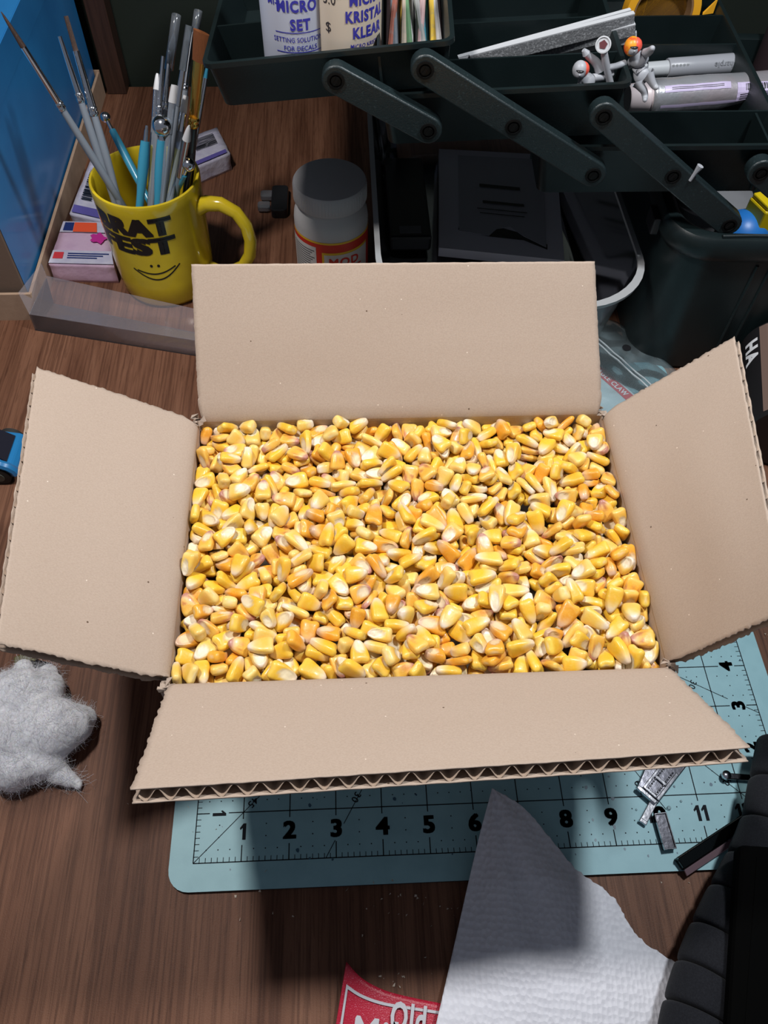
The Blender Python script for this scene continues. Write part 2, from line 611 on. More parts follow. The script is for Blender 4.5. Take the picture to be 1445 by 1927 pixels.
# torn paper at the four corners of the creases
for k, (x, y) in enumerate(((BX0, BY1), (BX1, BY1), (BX1, BY0), (BX0, BY0))):
    ps = []
    for q in range(5):
        c = V3((x + random.uniform(-0.1, 0.1), y + random.uniform(-0.1, 0.1), BH - 0.02 + random.uniform(-0.05, 0.05)))
        r = [V3((random.uniform(-0.12, 0.12), random.uniform(-0.1, 0.1), random.uniform(-0.08, 0.08))) for _ in range(4)]
        ps.append(([c + p for p in r], [(0, 1, 2), (0, 2, 3), (1, 2, 3)]))
    put('torn_corner', cat(*ps), CARD, cb, solid=0.012)

# ================================================================== CORN
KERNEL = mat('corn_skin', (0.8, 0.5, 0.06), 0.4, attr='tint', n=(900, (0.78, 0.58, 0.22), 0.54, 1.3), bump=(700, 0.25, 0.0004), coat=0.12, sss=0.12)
TP = [(0.0, .22, .42), (0.04, .33, .60), (0.10, .46, .72), (0.18, .61, .82), (0.27, .73, .90), (0.36, .82, .95), (0.46, .89, .99), (0.56, .94, 1.0), (0.66, .98, 1.0), (0.76, 1.0, .99), (0.85, 1.0, .96), (0.92, .95, .88), (0.97, .82, .70), (1.0, .58, .44)]
KINDS = {  # body, crown, germ, tip
    'yellow': ((0.84, 0.49, 0.028), (0.87, 0.60, 0.09), (0.84, 0.73, 0.50), (0.78, 0.62, 0.44)),
    'orange': ((0.82, 0.34, 0.02), (0.86, 0.46, 0.05), (0.80, 0.62, 0.38), (0.62, 0.40, 0.27)),
    'pale': ((0.86, 0.57, 0.10), (0.87, 0.66, 0.24), (0.85, 0.76, 0.57), (0.80, 0.68, 0.54)),
    'streaked': ((0.83, 0.44, 0.05), (0.86, 0.57, 0.13), (0.84, 0.71, 0.50), (0.50, 0.22, 0.17)),
}
KLABEL = {
    'yellow': 'bright yellow dent corn kernel %s in the cardboard box',
    'orange': 'deep orange corn kernel %s in the cardboard box',
    'pale': 'pale cream-yellow corn kernel %s in the cardboard box',
    'streaked': 'red-streaked brown-tipped corn kernel %s in the box',
}
POSE = {'germ': 'lying with its germ patch up', 'back': 'lying with its smooth back up', 'edge': 'tipped onto its narrow edge'}
KGROUP = {'yellow': 'bright yellow corn kernels', 'orange': 'deep orange corn kernels', 'pale': 'pale corn kernels', 'streaked': 'red-streaked corn kernels'}
GPOSE = {'germ': ' lying germ side up', 'back': ' lying smooth side up', 'edge': ' tipped on edge'}
def lerp3(a, b, t):
    t = max(0.0, min(1.0, t))
    return tuple(x + (y - x) * t for x, y in zip(a, b))
def sstep(a, b, x):
    t = max(0.0, min(1.0, (x - a) / (b - a)))
    return t * t * (3 - 2 * t)
def kernel(kind, seed):
    """one dent-corn kernel: narrow tip, broad dented crown, sunken germ on one face; returns verts, faces, tints, hull points"""
    R = random.Random(seed)
    body, crown, germ, tip = KINDS[kind]
    v_ = R.uniform(0.88, 1.1)
    body = tuple(c * v_ for c in body)
    L, W, T = R.uniform(0.46, 0.61), R.uniform(0.29, 0.39), R.uniform(0.155, 0.215)
    if R.random() < 0.25:
        L *= 0.85
        T *= 1.25
    skew, bend, dent = R.uniform(-0.06, 0.06), R.uniform(-0.05, 0.05), R.uniform(0.0, 0.05)
    germ_l = R.uniform(0.55, 0.75)
    sg = 24
    vs_, cs = [], []
    for t, wf, tf in TP:
        for k in range(sg):
            a = 2 * pi * k / sg
            ca, sa = cos(a), sin(a)
            e = 0.66
            x = W / 2 * wf * math.copysign(abs(ca) ** e, ca)
            z = T / 2 * tf * math.copysign(abs(sa) ** e, sa)
            y = (t - 0.5) * L
            g = 0.0
            if sa > 0:                              # germ face
                gx, gy = x / (W * 0.30), (t - 0.36) / (germ_l * 0.5)
                q = gx * gx + gy * gy
                g = 1 - sstep(0.55, 1.0, q)
                z -= T * (0.17 + 0.10 * nz(x * 26, t * 5, seed * 3.1)) * g
            if t > 0.9:
                y -= dent * L * (1 - abs(ca)) * 1.5
            x += skew * L * t * t + 0.012 * nz(t * 3, seed, a)
            z += bend * L * (t - 0.5) ** 2 + 0.008 * nz(t * 4 + 9, seed * 1.3, a)
            c = lerp3(body, crown, sstep(0.72, 1.0, t) * 0.8)
            c = lerp3(c, crown, max(0, nz(t * 5, seed + 3.3, a * 1.3)) * 0.8)
            c = lerp3(c, (0.86, 0.40, 0.06), max(0, nz(t * 2.2 + 4, seed * 1.7, a * 0.9)) * 0.7)
            c = lerp3(c, germ, (1 - sstep(0.12, 0.50, t + 0.18 * nz(a * 1.5, seed + 8.0))) * 0.5)
            if kind == 'streaked':
                s = abs(nz(a * 2.2, seed * 2.1, t * 0.8))
                c = lerp3(c, (0.42, 0.10, 0.06), (1 - sstep(0.0, 0.14, s)) * (1 - sstep(0.3, 0.85, t)) * 0.85)
            if sa > 0:
                c = lerp3(c, germ, g * 0.95)
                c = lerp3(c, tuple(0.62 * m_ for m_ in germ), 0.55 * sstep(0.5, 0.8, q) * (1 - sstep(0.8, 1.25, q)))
            c = lerp3(c, tip, 1 - sstep(0.06, 0.24 + 0.06 * nz(a, seed), t))
            vs_.append(V3((x, y, z)))
            cs.append(c)
    F = []
    n = len(TP)
    for i in range(n - 1):
        for k in range(sg):
            F.append((i * sg + k, i * sg + (k + 1) % sg, (i + 1) * sg + (k + 1) % sg, (i + 1) * sg + k))
    for base, t, c in ((0, -0.5 - 0.02, lerp3(tip, (0.25, 0.15, 0.1), 0.4)), ((n - 1) * sg, 0.5 - dent * 1.2 + 0.005, lerp3(crown, (0.85, 0.72, 0.5), 0.5))):
        vs_.append(V3((skew * L * (1 if base else 0), t * L, bend * L * 0.25)))
        cs.append(c)
        j = len(vs_) - 1
        for k in range(sg):
            F.append((j, base + (k + 1) % sg, base + k) if not base else (j, base + k, base + (k + 1) % sg))
    hull = [vs_[i * sg + k] for i in (0, 3, 6, 9, 11, 13) for k in range(0, sg, 3)]
    return vs_, F, cs, hull
def kernel_mesh(name, items):
    """one mesh from (verts, faces, tints) lists already in metres"""
    V, F, Cc = [], [], []
    for v, f, c in items:
        m_ = len(V)
        V += v
        F += [tuple(i + m_ for i in q) for q in f]
        Cc += c
    me = bpy.data.meshes.new(name)
    me.from_pydata(V, [], F)
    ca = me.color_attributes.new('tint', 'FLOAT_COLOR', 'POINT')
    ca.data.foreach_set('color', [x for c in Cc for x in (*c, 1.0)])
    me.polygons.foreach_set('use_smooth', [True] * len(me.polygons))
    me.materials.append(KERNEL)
    return me
VAR = []
for kind, cnt in (('yellow', 11), ('orange', 4), ('pale', 6), ('streaked', 5)):
    for q in range(cnt):
        VAR.append((kind, *kernel(kind, 17 * len(VAR) + 3)))

def pour(layers, frames):
    """let the kernels fall into the box and come to rest (simulated ten times enlarged), then read where they lie"""
    K = 10.0
    tmp, meshes, ks = [], [], []
    for kind, v, f, c, hull in VAR:
        bm = bmesh.new()
        for p in hull:
            bm.verts.new(p * K)
        bmesh.ops.convex_hull(bm, input=bm.verts)
        me = bpy.data.meshes.new('hull')
        bm.to_mesh(me)
        bm.free()
        meshes.append(me)
    R = random.Random(4)
    NX, NY = 16, 11
    for l in range(layers):
        for i in range(NX):
            for j in range(NY):
                vi = R.randrange(len(VAR))
                o = bpy.data.objects.new('falling', meshes[vi])
                col.objects.link(o)
                o.location = (2.8 + i * (95 - 5.6) / (NX - 1), 2.9 + j * (64.4 - 5.8) / (NY - 1), 3 + l * 5.2)
                o.rotation_euler = (R.uniform(-0.7, 0.7) + (pi if R.random() < 0.42 else 0), R.uniform(-0.7, 0.7), R.uniform(0, 6.28))
                ks.append((o, vi))
    walls = []
    for c, s in (((47, 32, -5), (150, 120, 10)), ((-5, 32, 20), (10, 120, 70)), ((100, 32, 20), (10, 120, 70)), ((47, -5, 20), (150, 10, 70)), ((47, 69.4, 20), (150, 10, 70))):
        v, f = box(-s[0] / 2, s[0] / 2, -s[1] / 2, s[1] / 2, -s[2] / 2, s[2] / 2)
        me = bpy.data.meshes.new('hull')
        me.from_pydata(v, [], f)
        meshes.append(me)
        o = bpy.data.objects.new('falling', me)
        o.location = c
        col.objects.link(o)
        walls.append(o)
    g0 = sc.gravity.copy()
    bpy.ops.rigidbody.world_add()
    rw = sc.rigidbody_world
    rw.substeps_per_frame = 5
    rw.solver_iterations = 12
    rw.point_cache.frame_end = frames + 5
    sc.gravity = (0, 0, -150)
    vl = bpy.context.view_layer
    for grp, kind in (([o for o, _ in ks], 'ACTIVE'), (walls, 'PASSIVE')):
        for o in vl.objects:
            o.select_set(False)
        for o in grp:
            o.select_set(True)
        vl.objects.active = grp[0]
        bpy.ops.rigidbody.objects_add(type=kind)
        for o in grp:
            r = o.rigid_body
            r.collision_shape = 'CONVEX_HULL' if kind == 'ACTIVE' else 'BOX'
            r.friction = 0.55 if kind == 'ACTIVE' else 0.3
            r.restitution = 0.05
            r.use_margin = True
            r.collision_margin = 0.03
            r.angular_damping = 0.3
    for fr in range(1, frames):
        sc.frame_set(fr)
    dg = bpy.context.evaluated_depsgraph_get()
    res = []
    for o, vi in ks:
        m_ = o.evaluated_get(dg).matrix_world
        loc = m_.translation / K
        if -0.2 < loc.x < 9.7 and -0.2 < loc.y < 6.7:
            res.append((loc.copy(), m_.to_quaternion(), vi))
    bpy.ops.rigidbody.world_remove()
    for o in [o for o, _ in ks] + walls:
        bpy.data.objects.remove(o)
    for me in meshes:
        bpy.data.meshes.remove(me)
    sc.gravity = g0
    sc.frame_set(1)
    return res
REST = pour(5, 52)
zs = sorted(l.z for l, q, v in REST)
LIFT = 3.90 - zs[int(len(zs) * 0.97)]
REST = [(V3((l.x + BX0, l.y + BY0, l.z + LIFT)), q, v) for l, q, v in REST]
# which kernels show most in the photograph: count lines of sight that end on each
bv, bf, owner = [], [], []
for i, (l, q, vi) in enumerate(REST):
    kind, v, f, c, hull = VAR[vi]
    m_ = len(bv)
    bv += [l + q @ p for p in v]
    for fc in f[::1]:
        bf.append(tuple(x + m_ for x in fc))
        owner.append(i)
tree = BVHTree.FromPolygons(bv, bf)
seen = [0] * len(REST)
for u in range(300, 1260, 6):
    for v in range(760, 1300, 6):
        d = ray(u, v).normalized()
        hit = tree.ray_cast(CAM, d)
        if hit[2] is not None:
            seen[owner[hit[2]]] += 1
rank = sorted(range(len(REST)), key=lambda i: -seen[i])
single = set(rank[:300])
KM = [kernel_mesh('corn_kernel', [([p * S for p in v], f, c)]) for kind, v, f, c, hull in VAR]
for i in rank[:300]:
    l, q, vi = REST[i]
    o = bpy.data.objects.new('corn_kernel', KM[vi])
    col.objects.link(o)
    o.location = l * S
    o.rotation_mode = 'QUATERNION'
    o.rotation_quaternion = q
    kind = VAR[vi][0]
    up = (q @ V3((0, 0, 1))).z
    pose = 'germ' if up > 0.55 else ('back' if up < -0.55 else 'edge')
    tag(o, KLABEL[kind] % POSE[pose], 'corn kernel', KGROUP[kind] + GPOSE[pose])
oc = V3((4.75, 5.65, BH - 1))
rest = []
for i, (l, q, vi) in enumerate(REST):
    if i not in single:
        kind, v, f, c, hull = VAR[vi]
        rest.append(([(l + q @ p - oc) * S for p in v], f, c))
o = bpy.data.objects.new('corn_kernel_heap', kernel_mesh('corn_kernel_heap', rest))
col.objects.link(o)
o.location = oc * S
tag(o, 'heap of smaller half-hidden corn kernels filling the cardboard box', 'corn')
o['kind'] = 'stuff'
print('kernels', len(REST), 'seen', sum(1 for s in seen if s), 'lift', LIFT)
#__NEXT__

# ================================================================== BLUE CARTON IN A KRAFT TRAY
bt = thing('carton_tray', 'shallow kraft cardboard tray under the big blue carton', 'tray', (-9.4, 23.8, 0))
KR = mat('plain_kraft', (0.40, 0.27, 0.185), 0.8, n=(150, (0.34, 0.225, 0.15), 0.3, 0.8), bump=(900, 0.2, 0.0004))
put('tray_floor', box(-12.6, -6.42, 16.85, 30.4, 0, 0.1), KR, bt)
for a in ((-12.6, -6.42, 16.75, 16.85, 0, 1.05), (-12.6, -6.42, 30.4, 30.5, 0, 1.05), (-6.52, -6.42, 16.85, 30.4, 0.1, 1.0), (-12.6, -12.5, 16.85, 30.4, 0.1, 1.0)):
    put('tray_wall', box(*a), KR, bt)
bc = thing('blue_carton', 'tall glossy blue printed carton standing beside the yellow mug', 'carton', (-9.4, 23.6, 0.12))
put('carton_body', box(-12.3, -6.62, 17.0, 30.3, 0.12, 6.15), mat('carton_board', (0.16, 0.105, 0.075), 0.8, bump=(500, 0.2, 0.0004)), bc, bevel=0.04)
BLU = mat('blue_print', (0.028, 0.235, 0.56), 0.42, n=(14, (0.02, 0.17, 0.44), 0.35, 0.7), coat=0.2)
def bluewall(u, v):
    y = 17.03 + 13.25 * u
    z = 0.14 + 6.0 * v
    return V3((-6.60 + 0.06 * sin(pi * u) * sin(pi * v) * (1 + nz(u * 5, v * 2, 2.0)), y, z))
put('printed_side', grid(bluewall, 40, 16), BLU, bc, smooth='all', label='glossy blue side panel')
put('printed_lid', box(-12.3, -6.6, 17.0, 30.3, 6.16, 6.2), BLU, bc, label='glossy blue top panel')
put('lid_tuck', box(-6.62, -6.57, 17.2, 30.1, 5.2, 6.19), BLU, bc, bevel=0.01)

# ================================================================== YELLOW MUG
MC, MR, MZ = V3((-2.48, 18.68, 0)), 1.655, 3.88
mg = thing('yellow_mug', 'yellow ceramic mug with black lettering, full of brushes', 'mug', MC)
GLZ = mat('yellow_glaze', (0.70, 0.52, 0.022), 0.16, n=(60, (0.62, 0.44, 0.018), 0.4, 0.8), coat=0.5)
prof = [(1.30, 0.0), (1.42, 0.05), (1.50, 0.2), (1.56, 0.9), (1.60, 2.2), (1.64, 3.5), (1.655, 3.80), (1.63, 3.88), (1.56, 3.89), (1.51, 3.80), (1.48, 3.0), (1.45, 1.0), (1.38, 0.32), (1.1, 0.22)]
put('mug_body', lathe(prof, MC, 56), GLZ, mg, smooth=True)
ha = rad(-14)
hd = V3((cos(ha), sin(ha), 0))
hp = [(1.55, 3.05), (1.85, 3.22), (2.3, 3.26), (2.75, 3.05), (3.02, 2.62), (3.1, 2.1), (3.02, 1.55), (2.75, 1.05), (2.3, 0.72), (1.9, 0.62), (1.5, 0.72)]
V_, F_ = tube([MC + hd * r + V3((0, 0, z)) for r, z in hp], [0.27, 0.24, 0.22, 0.2, 0.2, 0.2, 0.2, 0.2, 0.22, 0.24, 0.27], 14)
put('mug_handle', (V_, F_), GLZ, mg, smooth=True)
BLK = mat('black_print', (0.008, 0.008, 0.009), 0.35)
fa = math.atan2(CAM.y - MC.y, CAM.x - MC.x)
mug_r = lambda h: (1.56 + (h - 0.9) * 0.04 / 1.3 if h < 2.2 else 1.60 + (h - 2.2) * 0.04 / 1.3) + 0.008
for s, (pu, pv), bold in (('BRAT', (285, 429), 0.055), ('FEST', (285, 465), 0.055)):
    z = aty(pu, pv, MC.y - 1.6).z
    tx = text2d(s, 0.54, 0.02, 1.0, 0.12, 0.045)
    wd = max(x for x, y in tx[0]) - min(x for x, y in tx[0])
    k = 2.55 / wd
    tx = ([(x * k, y) for x, y in tx[0]], tx[1])
    put('lettering', wrap(tx, MC, mug_r, fa + rad(16) - 2.55 / 2 / 1.628, z), BLK, mg)
# round smile with two eyes under the words
zf = lambda pv: aty(285, pv, MC.y - 1.6).z
def ribbon(pts, wd):
    P, fs = [], []
    for i, (x, y) in enumerate(pts):
        a, b = pts[max(i - 1, 0)], pts[min(i + 1, len(pts) - 1)]
        dx, dy = b[0] - a[0], b[1] - a[1]
        l = math.hypot(dx, dy) or 1
        P += [(x - dy / l * wd / 2, y + dx / l * wd / 2), (x + dy / l * wd / 2, y - dx / l * wd / 2)]
    for i in range(len(pts) - 1):
        fs.append((2 * i, 2 * i + 1, 2 * i + 3, 2 * i + 2))
    return P, fs
zc = zf(512)
grin = [(-0.75 + 1.5 * t / 24, 0.05 - 0.42 * sin(pi * t / 24) + 0.10 * (t / 24)) for t in range(25)]
lip = [(-0.62 + 1.22 * t / 24, 0.02 - 0.16 * sin(pi * t / 24) + 0.10 * (t / 24)) for t in range(25)]
for r in (grin, lip):
    put('smile_line', wrap(ribbon(r, 0.05), MC, mug_r, fa - rad(12), zc), BLK, mg)
for dx in (-0.13, 0.09):
    n = 10
    tx = ([(dx + 0.045 * cos(2 * pi * k / n), 0.22 + 0.055 * sin(2 * pi * k / n)) for k in range(n)], [tuple(range(n))])
    put('eye_dot', wrap(tx, MC, mug_r, fa - rad(12), zc), BLK, mg)

# ================================================================== BRUSHES AND TOOLS IN THE MUG
GREYH = mat('grey_lacquer', (0.20, 0.225, 0.26), 0.35, coat=0.3)
BLUEH = mat('sky_blue_lacquer', (0.045, 0.30, 0.46), 0.35, coat=0.3)
BLACKH = mat('black_lacquer', (0.012, 0.012, 0.014), 0.3, coat=0.3)
CHROME = mat('bright_steel', (0.78, 0.79, 0.82), 0.14, 1.0)
GOLD = mat('brass_ferrule', (0.85, 0.52, 0.12), 0.2, 1.0)
HAIRD = mat('dark_brown_bristle', (0.035, 0.018, 0.013), 0.7, n=(2500, (0.10, 0.05, 0.03), 0.45, 0.8), stretch=(1, 1, 0.05))
HAIRO = mat('chestnut_bristle', (0.19, 0.06, 0.016), 0.6, n=(2500, (0.12, 0.035, 0.01), 0.45, 0.8), stretch=(1, 1, 0.05))
WRUB = mat('white_rubber', (0.62, 0.62, 0.63), 0.5)
ACR = clear('clear_acrylic', (0.80, 0.88, 0.95), 0.30, (0.55, 0.64, 0.74), 0.05)
SLEEVE = clear('clear_sleeve', (0.88, 0.92, 0.96), 0.12, (0.6, 0.66, 0.74), 0.05)
def in_mug(tip, exit_, ytip, zin=3.75):
    """line through a point of the mug mouth and a tip point, run down until it meets the inside of the mug"""
    e = at(*exit_, zin)
    r = e - MC
    r.z = 0
    if r.length > 1.3:
        e = e - r.normalized() * (r.length - 1.3)
    t = aty(*tip, ytip)
    d = (t - e).normalized()
    k = 0.0
    while k < 3.3:
        q = e - d * (k + 0.05)
        if q.z < 0.45 or math.hypot(q.x - MC.x, q.y - MC.y) > 1.33:
            break
        k += 0.05
    return e - d * k, t, d
def stick(name, label, cat_, tip, exit_, ytip, handle_m, r, layout, group):
    """layout: list of (part name, length from the tip, start radius, end radius, material, flat)"""
    b, t, d = in_mug(tip, exit_, ytip)
    root = thing(name, label, cat_, b, group)
    p = t
    for pn, ln_, r0, r1, m_, shape in layout:
        q = p - d * ln_
        if shape == 'ball':
            put(pn, ball(p - d * r0, r0, 20, 12), m_, root, smooth='all')
            p = p - d * r0 * 1.9
            continue
        n = 7
        if shape == 'point':
            rr = [r0 + (r1 - r0) * (k / n) ** 0.6 for k in range(n + 1)]
        elif shape == 'bead':
            rr = [r1 * (1 + 0.22 * abs(sin(pi * 2 * k / n))) for k in range(n + 1)]
        else:
            rr = [r0 + (r1 - r0) * k / n for k in range(n + 1)]
        g = tube([p.lerp(q, k / n) for k in range(n + 1)], rr, 12)
        if shape == 'flat':
            sd = d.cross(RZ).normalized()
            up = sd.cross(d)
            g = ([v - up * ((v - p).dot(up)) * 0.7 for v in g[0]], g[1])
        put(pn, g, m_, root, smooth=True)
        p = q
    n = 8
    put('handle', tube([p.lerp(b, k / n) for k in range(n + 1)], [r * (0.85 + 0.3 * sin(pi * min(1, (k / n) * 1.4 + 0.1)) ** 1) for k in range(n + 1)], 12), handle_m, root, smooth=True)
    return root
BG = 'brushes and tools in the yellow mug'
stick('paintbrush', 'long grey paintbrush with dark pointed bristles leaning onto the blue carton', 'paintbrush', (2, 22), (222, 372), 18.0, GREYH, 0.095,
      [('bristles', 0.85, 0.01, 0.075, HAIRD, 'point'), ('ferrule', 1.45, 0.075, 0.095, CHROME, ''), ('ferrule_bead', 0.22, 0.1, 0.1, CHROME, 'bead')], BG)
stick('paintbrush', 'grey paintbrush with a steel capped tip, between two darker tipped brushes', 'paintbrush', (112, 68), (212, 372), 19.0, GREYH, 0.095,
      [('ferrule', 1.35, 0.05, 0.10, CHROME, ''), ('ferrule_bead', 0.24, 0.1, 0.1, CHROME, 'bead')], BG)
stick('paintbrush', 'grey paintbrush with flat dark bristles in the mug', 'paintbrush', (124, 30), (222, 372), 19.4, GREYH, 0.105,
      [('bristles', 0.8, 0.06, 0.07, HAIRD, 'flat'), ('ferrule', 1.35, 0.09, 0.12, CHROME, ''), ('ferrule_bead', 0.24, 0.11, 0.11, CHROME, 'bead')], BG)
stick('ball_stylus', 'sky blue ball stylus with small steel ball leaning back in the mug', 'stylus', (194, 212), (258, 335), 20.3, BLUEH, 0.11,
      [('ball_tip', 0.2, 0.15, 0.15, CHROME, 'ball'), ('neck', 0.3, 0.05, 0.06, CHROME, '')], BG)
stick('ball_stylus', 'sky blue stylus with a fine steel point in the mug', 'stylus', (276, 236), (264, 375), 18.6, BLUEH, 0.135,
      [('point_tip', 0.12, 0.03, 0.04, CHROME, 'point'), ('neck', 0.3, 0.05, 0.06, CHROME, '')], BG)
stick('ball_stylus', 'sky blue stylus with the largest steel ball, in the mug', 'stylus', (307, 216), (298, 372), 18.6, BLUEH, 0.135,
      [('ball_tip', 0.2, 0.29, 0.29, CHROME, 'ball'), ('neck', 0.12, 0.07, 0.09, CHROME, '')], BG)
stick('ball_stylus', 'sky blue stylus with steel ball tilted to the handle side of the mug', 'stylus', (360, 300), (328, 360), 18.0, BLUEH, 0.12,
      [('ball_tip', 0.2, 0.2, 0.2, CHROME, 'ball'), ('neck', 0.2, 0.05, 0.07, CHROME, '')], BG)
stick('rubber_shaper', 'clear handled clay shaper with white cup tip beside the large steel ball', 'clay shaper', (296, 138), (283, 370), 19.6, ACR, 0.09,
      [('rubber_tip', 0.42, 0.03, 0.09, WRUB, 'point'), ('ferrule', 0.7, 0.08, 0.09, CHROME, '')], BG)
stick('paintbrush', 'thin grey paintbrush inside a clear protective sleeve', 'paintbrush', (307, 106), (287, 372), 19.8, GREYH, 0.085,
      [('ferrule', 1.25, 0.05, 0.08, CHROME, ''), ('ferrule_bead', 0.24, 0.085, 0.085, CHROME, 'bead')], BG)
b_ = stick('paintbrush', 'grey paintbrush topped by a tall clear plastic bristle sleeve', 'paintbrush', (319, 96), (297, 362), 20.3, GREYH, 0.085,
      [('ferrule', 1.3, 0.05, 0.08, CHROME, ''), ('ferrule_bead', 0.24, 0.085, 0.085, CHROME, 'bead')], BG)
put('bristle_sleeve', tube([aty(332, 28, 20.3), aty(318, 130, 20.15)], 0.13, 10, False), SLEEVE, b_, smooth='all', solid=0.012)
stick('rubber_shaper', 'clear handled clay shaper with rounded white tip', 'clay shaper', (328, 160), (306, 376), 18.9, ACR, 0.1,
      [('rubber_tip', 0.45, 0.08, 0.12, WRUB, 'point'), ('ferrule', 0.8, 0.11, 0.11, ACR, '')], BG)
stick('rubber_shaper', 'clear handled clay shaper with white chisel tip beside the fan brush', 'clay shaper', (350, 180), (318, 372), 19.2, ACR, 0.11,
      [('rubber_tip', 0.45, 0.08, 0.11, WRUB, 'flat'), ('ferrule', 0.5, 0.1, 0.11, CHROME, '')], BG)
stick('rubber_shaper', 'clay shaper with white leaf-shaped tip standing low at the mug handle', 'clay shaper', (356, 236), (332, 362), 18.0, ACR, 0.09,
      [('rubber_tip', 0.45, 0.02, 0.12, WRUB, 'point'), ('ferrule', 1.2, 0.1, 0.1, mat('rose_steel', (0.6, 0.5, 0.47), 0.2, 1.0), '')], BG)
b_ = stick('paintbrush', 'clear acrylic handled paintbrush in a tall clear sleeve behind the fan brush', 'paintbrush', (362, 62), (322, 372), 20.4, ACR, 0.1,
      [('ferrule', 1.3, 0.05, 0.08, CHROME, ''), ('ferrule_bead', 0.2, 0.085, 0.085, CHROME, 'bead')], BG)
put('bristle_sleeve', tube([aty(373, 20, 20.6), aty(362, 100, 20.45)], 0.12, 10, False), SLEEVE, b_, smooth='all', solid=0.012)
stick('paintbrush', 'silver stemmed paintbrush in clear sleeve close to the fan brush', 'paintbrush', (356, 48), (308, 374), 19.5, GREYH, 0.08,
      [('sleeve', 1.1, 0.1, 0.1, SLEEVE, ''), ('ferrule', 0.9, 0.07, 0.085, CHROME, '')], BG)
stick('filbert_brush', 'black handled brush with broad chestnut bristles and long brass ferrule', 'paintbrush', (379, 60), (362, 330), 19.0, BLACKH, 0.13,
      [('bristles', 0.78, 0.24, 0.2, HAIRO, 'flat'), ('ferrule', 1.55, 0.17, 0.15, GOLD, 'flat'), ('ferrule_bead', 0.3, 0.14, 0.14, GOLD, 'bead')], BG)
stick('paintbrush', 'slim steel ferruled brush behind the black handled one', 'paintbrush', (390, 125), (352, 345), 19.8, BLACKH, 0.08,
      [('tip_cap', 0.3, 0.03, 0.06, BLUEH, 'point'), ('ferrule', 1.8, 0.07, 0.09, CHROME, '')], BG)

# ================================================================== CLAY PACKS BESIDE THE MUG
FILM = mat('white_wrapper', (0.60, 0.58, 0.68), 0.3, n=(120, (0.5, 0.48, 0.62), 0.4, 0.7), bump=(160, 0.35, 0.002), coat=0.4)
def pack(name, label, top, zt, m_, seed, grp):
    """wrapped block: four corners of its upper face as seen, zt its height"""
    P = [at(u, v, zt) for u, v in top]
    c = sum(P, V3()) / 4
    root = thing(name, label, 'clay pack', (c.x, c.y, 0), grp)
    B = [V3((p.x, p.y, 0.0)) for p in P]
    g = hexa(B + P)
    bm = bmesh.new()
    bvs = [bm.verts.new(p) for p in g[0]]
    for q in g[1]:
        bm.faces.new([bvs[i] for i in q])
    bmesh.ops.recalc_face_normals(bm, faces=bm.faces[:])
    bmesh.ops.subdivide_edges(bm, edges=bm.edges[:], cuts=6, use_grid_fill=True)
    bm.verts.index_update()
    V = []
    for q in bm.verts:
        p = q.co.copy()
        n = nz(p.x * 2.5 + seed, p.y * 2.5, p.z * 3)
        if p.z > 0.02:
            p += (p - V3((c.x, c.y, zt / 2))).normalized() * 0.05 * n
        V.append(p)
    F = [tuple(x.index for x in f.verts) for f in bm.faces]
    bm.free()
    put('wrapper', (V, F), m_, root, smooth='all', bevel=0)
    u = (P[1] - P[0]).normalized()
    v = (P[3] - P[0]).normalized()
    return root, P, u, v
def onpack(P, a, b, zl=0.045):
    p = P[0].lerp(P[1], a).lerp(P[3].lerp(P[2], a), b)
    return p + V3((0, 0, zl))
def quad(P, a0, a1, b0, b1, zl=0.05):
    return [onpack(P, a0, b0, zl), onpack(P, a1, b0, zl), onpack(P, a1, b1, zl), onpack(P, a0, b1, zl)], [(0, 1, 2, 3)]
INKB = mat('navy_print', (0.02, 0.035, 0.16), 0.4)
CG = 'wrapped clay blocks behind the mug'
root, P, u, v = pack('clay_pack', 'pink wrapped clay block with orange price sticker in front of the mug', [(92, 497), (214, 500), (203, 421), (120, 419)], 0.72, mat('pink_wrapper', (0.66, 0.46, 0.60), 0.28, n=(80, (0.60, 0.40, 0.55), 0.4, 0.7), bump=(160, 0.25, 0.002), coat=0.5), 4, CG)
put('label_band', quad(P, 0.0, 1.0, 0.74, 1.0, 0.055), FILM, root, label='white upper band')
put('label_band', quad(P, 0.0, 1.0, 0.0, 0.30, 0.055), FILM, root)
put('price_sticker', quad(P, 0.27, 0.76, 0.74, 0.97, 0.075), mat('fluorescent_orange', (0.85, 0.10, 0.03), 0.5), root, label='orange price sticker')
put('logo_block', quad(P, 0.06, 0.26, 0.77, 0.97, 0.07), INKB, root)
n = 14
put('splash_mark', ([onpack(P, 0.78 + 0.15 * (1 + 0.25 * cos(5 * 2 * pi * k / n)) * cos(2 * pi * k / n), 0.60 + 0.12 * (1 + 0.25 * cos(5 * 2 * pi * k / n)) * sin(2 * pi * k / n), 0.07) for k in range(n)], [tuple(range(n))]), mat('magenta_print', (0.55, 0.03, 0.28), 0.4), root)
put('red_mark', quad(P, 0.04, 0.20, 0.10, 0.25, 0.07), mat('red_print', (0.65, 0.05, 0.06), 0.4), root)
for k in range(3):
    put('text_line', quad(P, 0.27, 0.95 - 0.1 * k, 0.21 - 0.05 * k, 0.235 - 0.05 * k, 0.07), INKB, root)
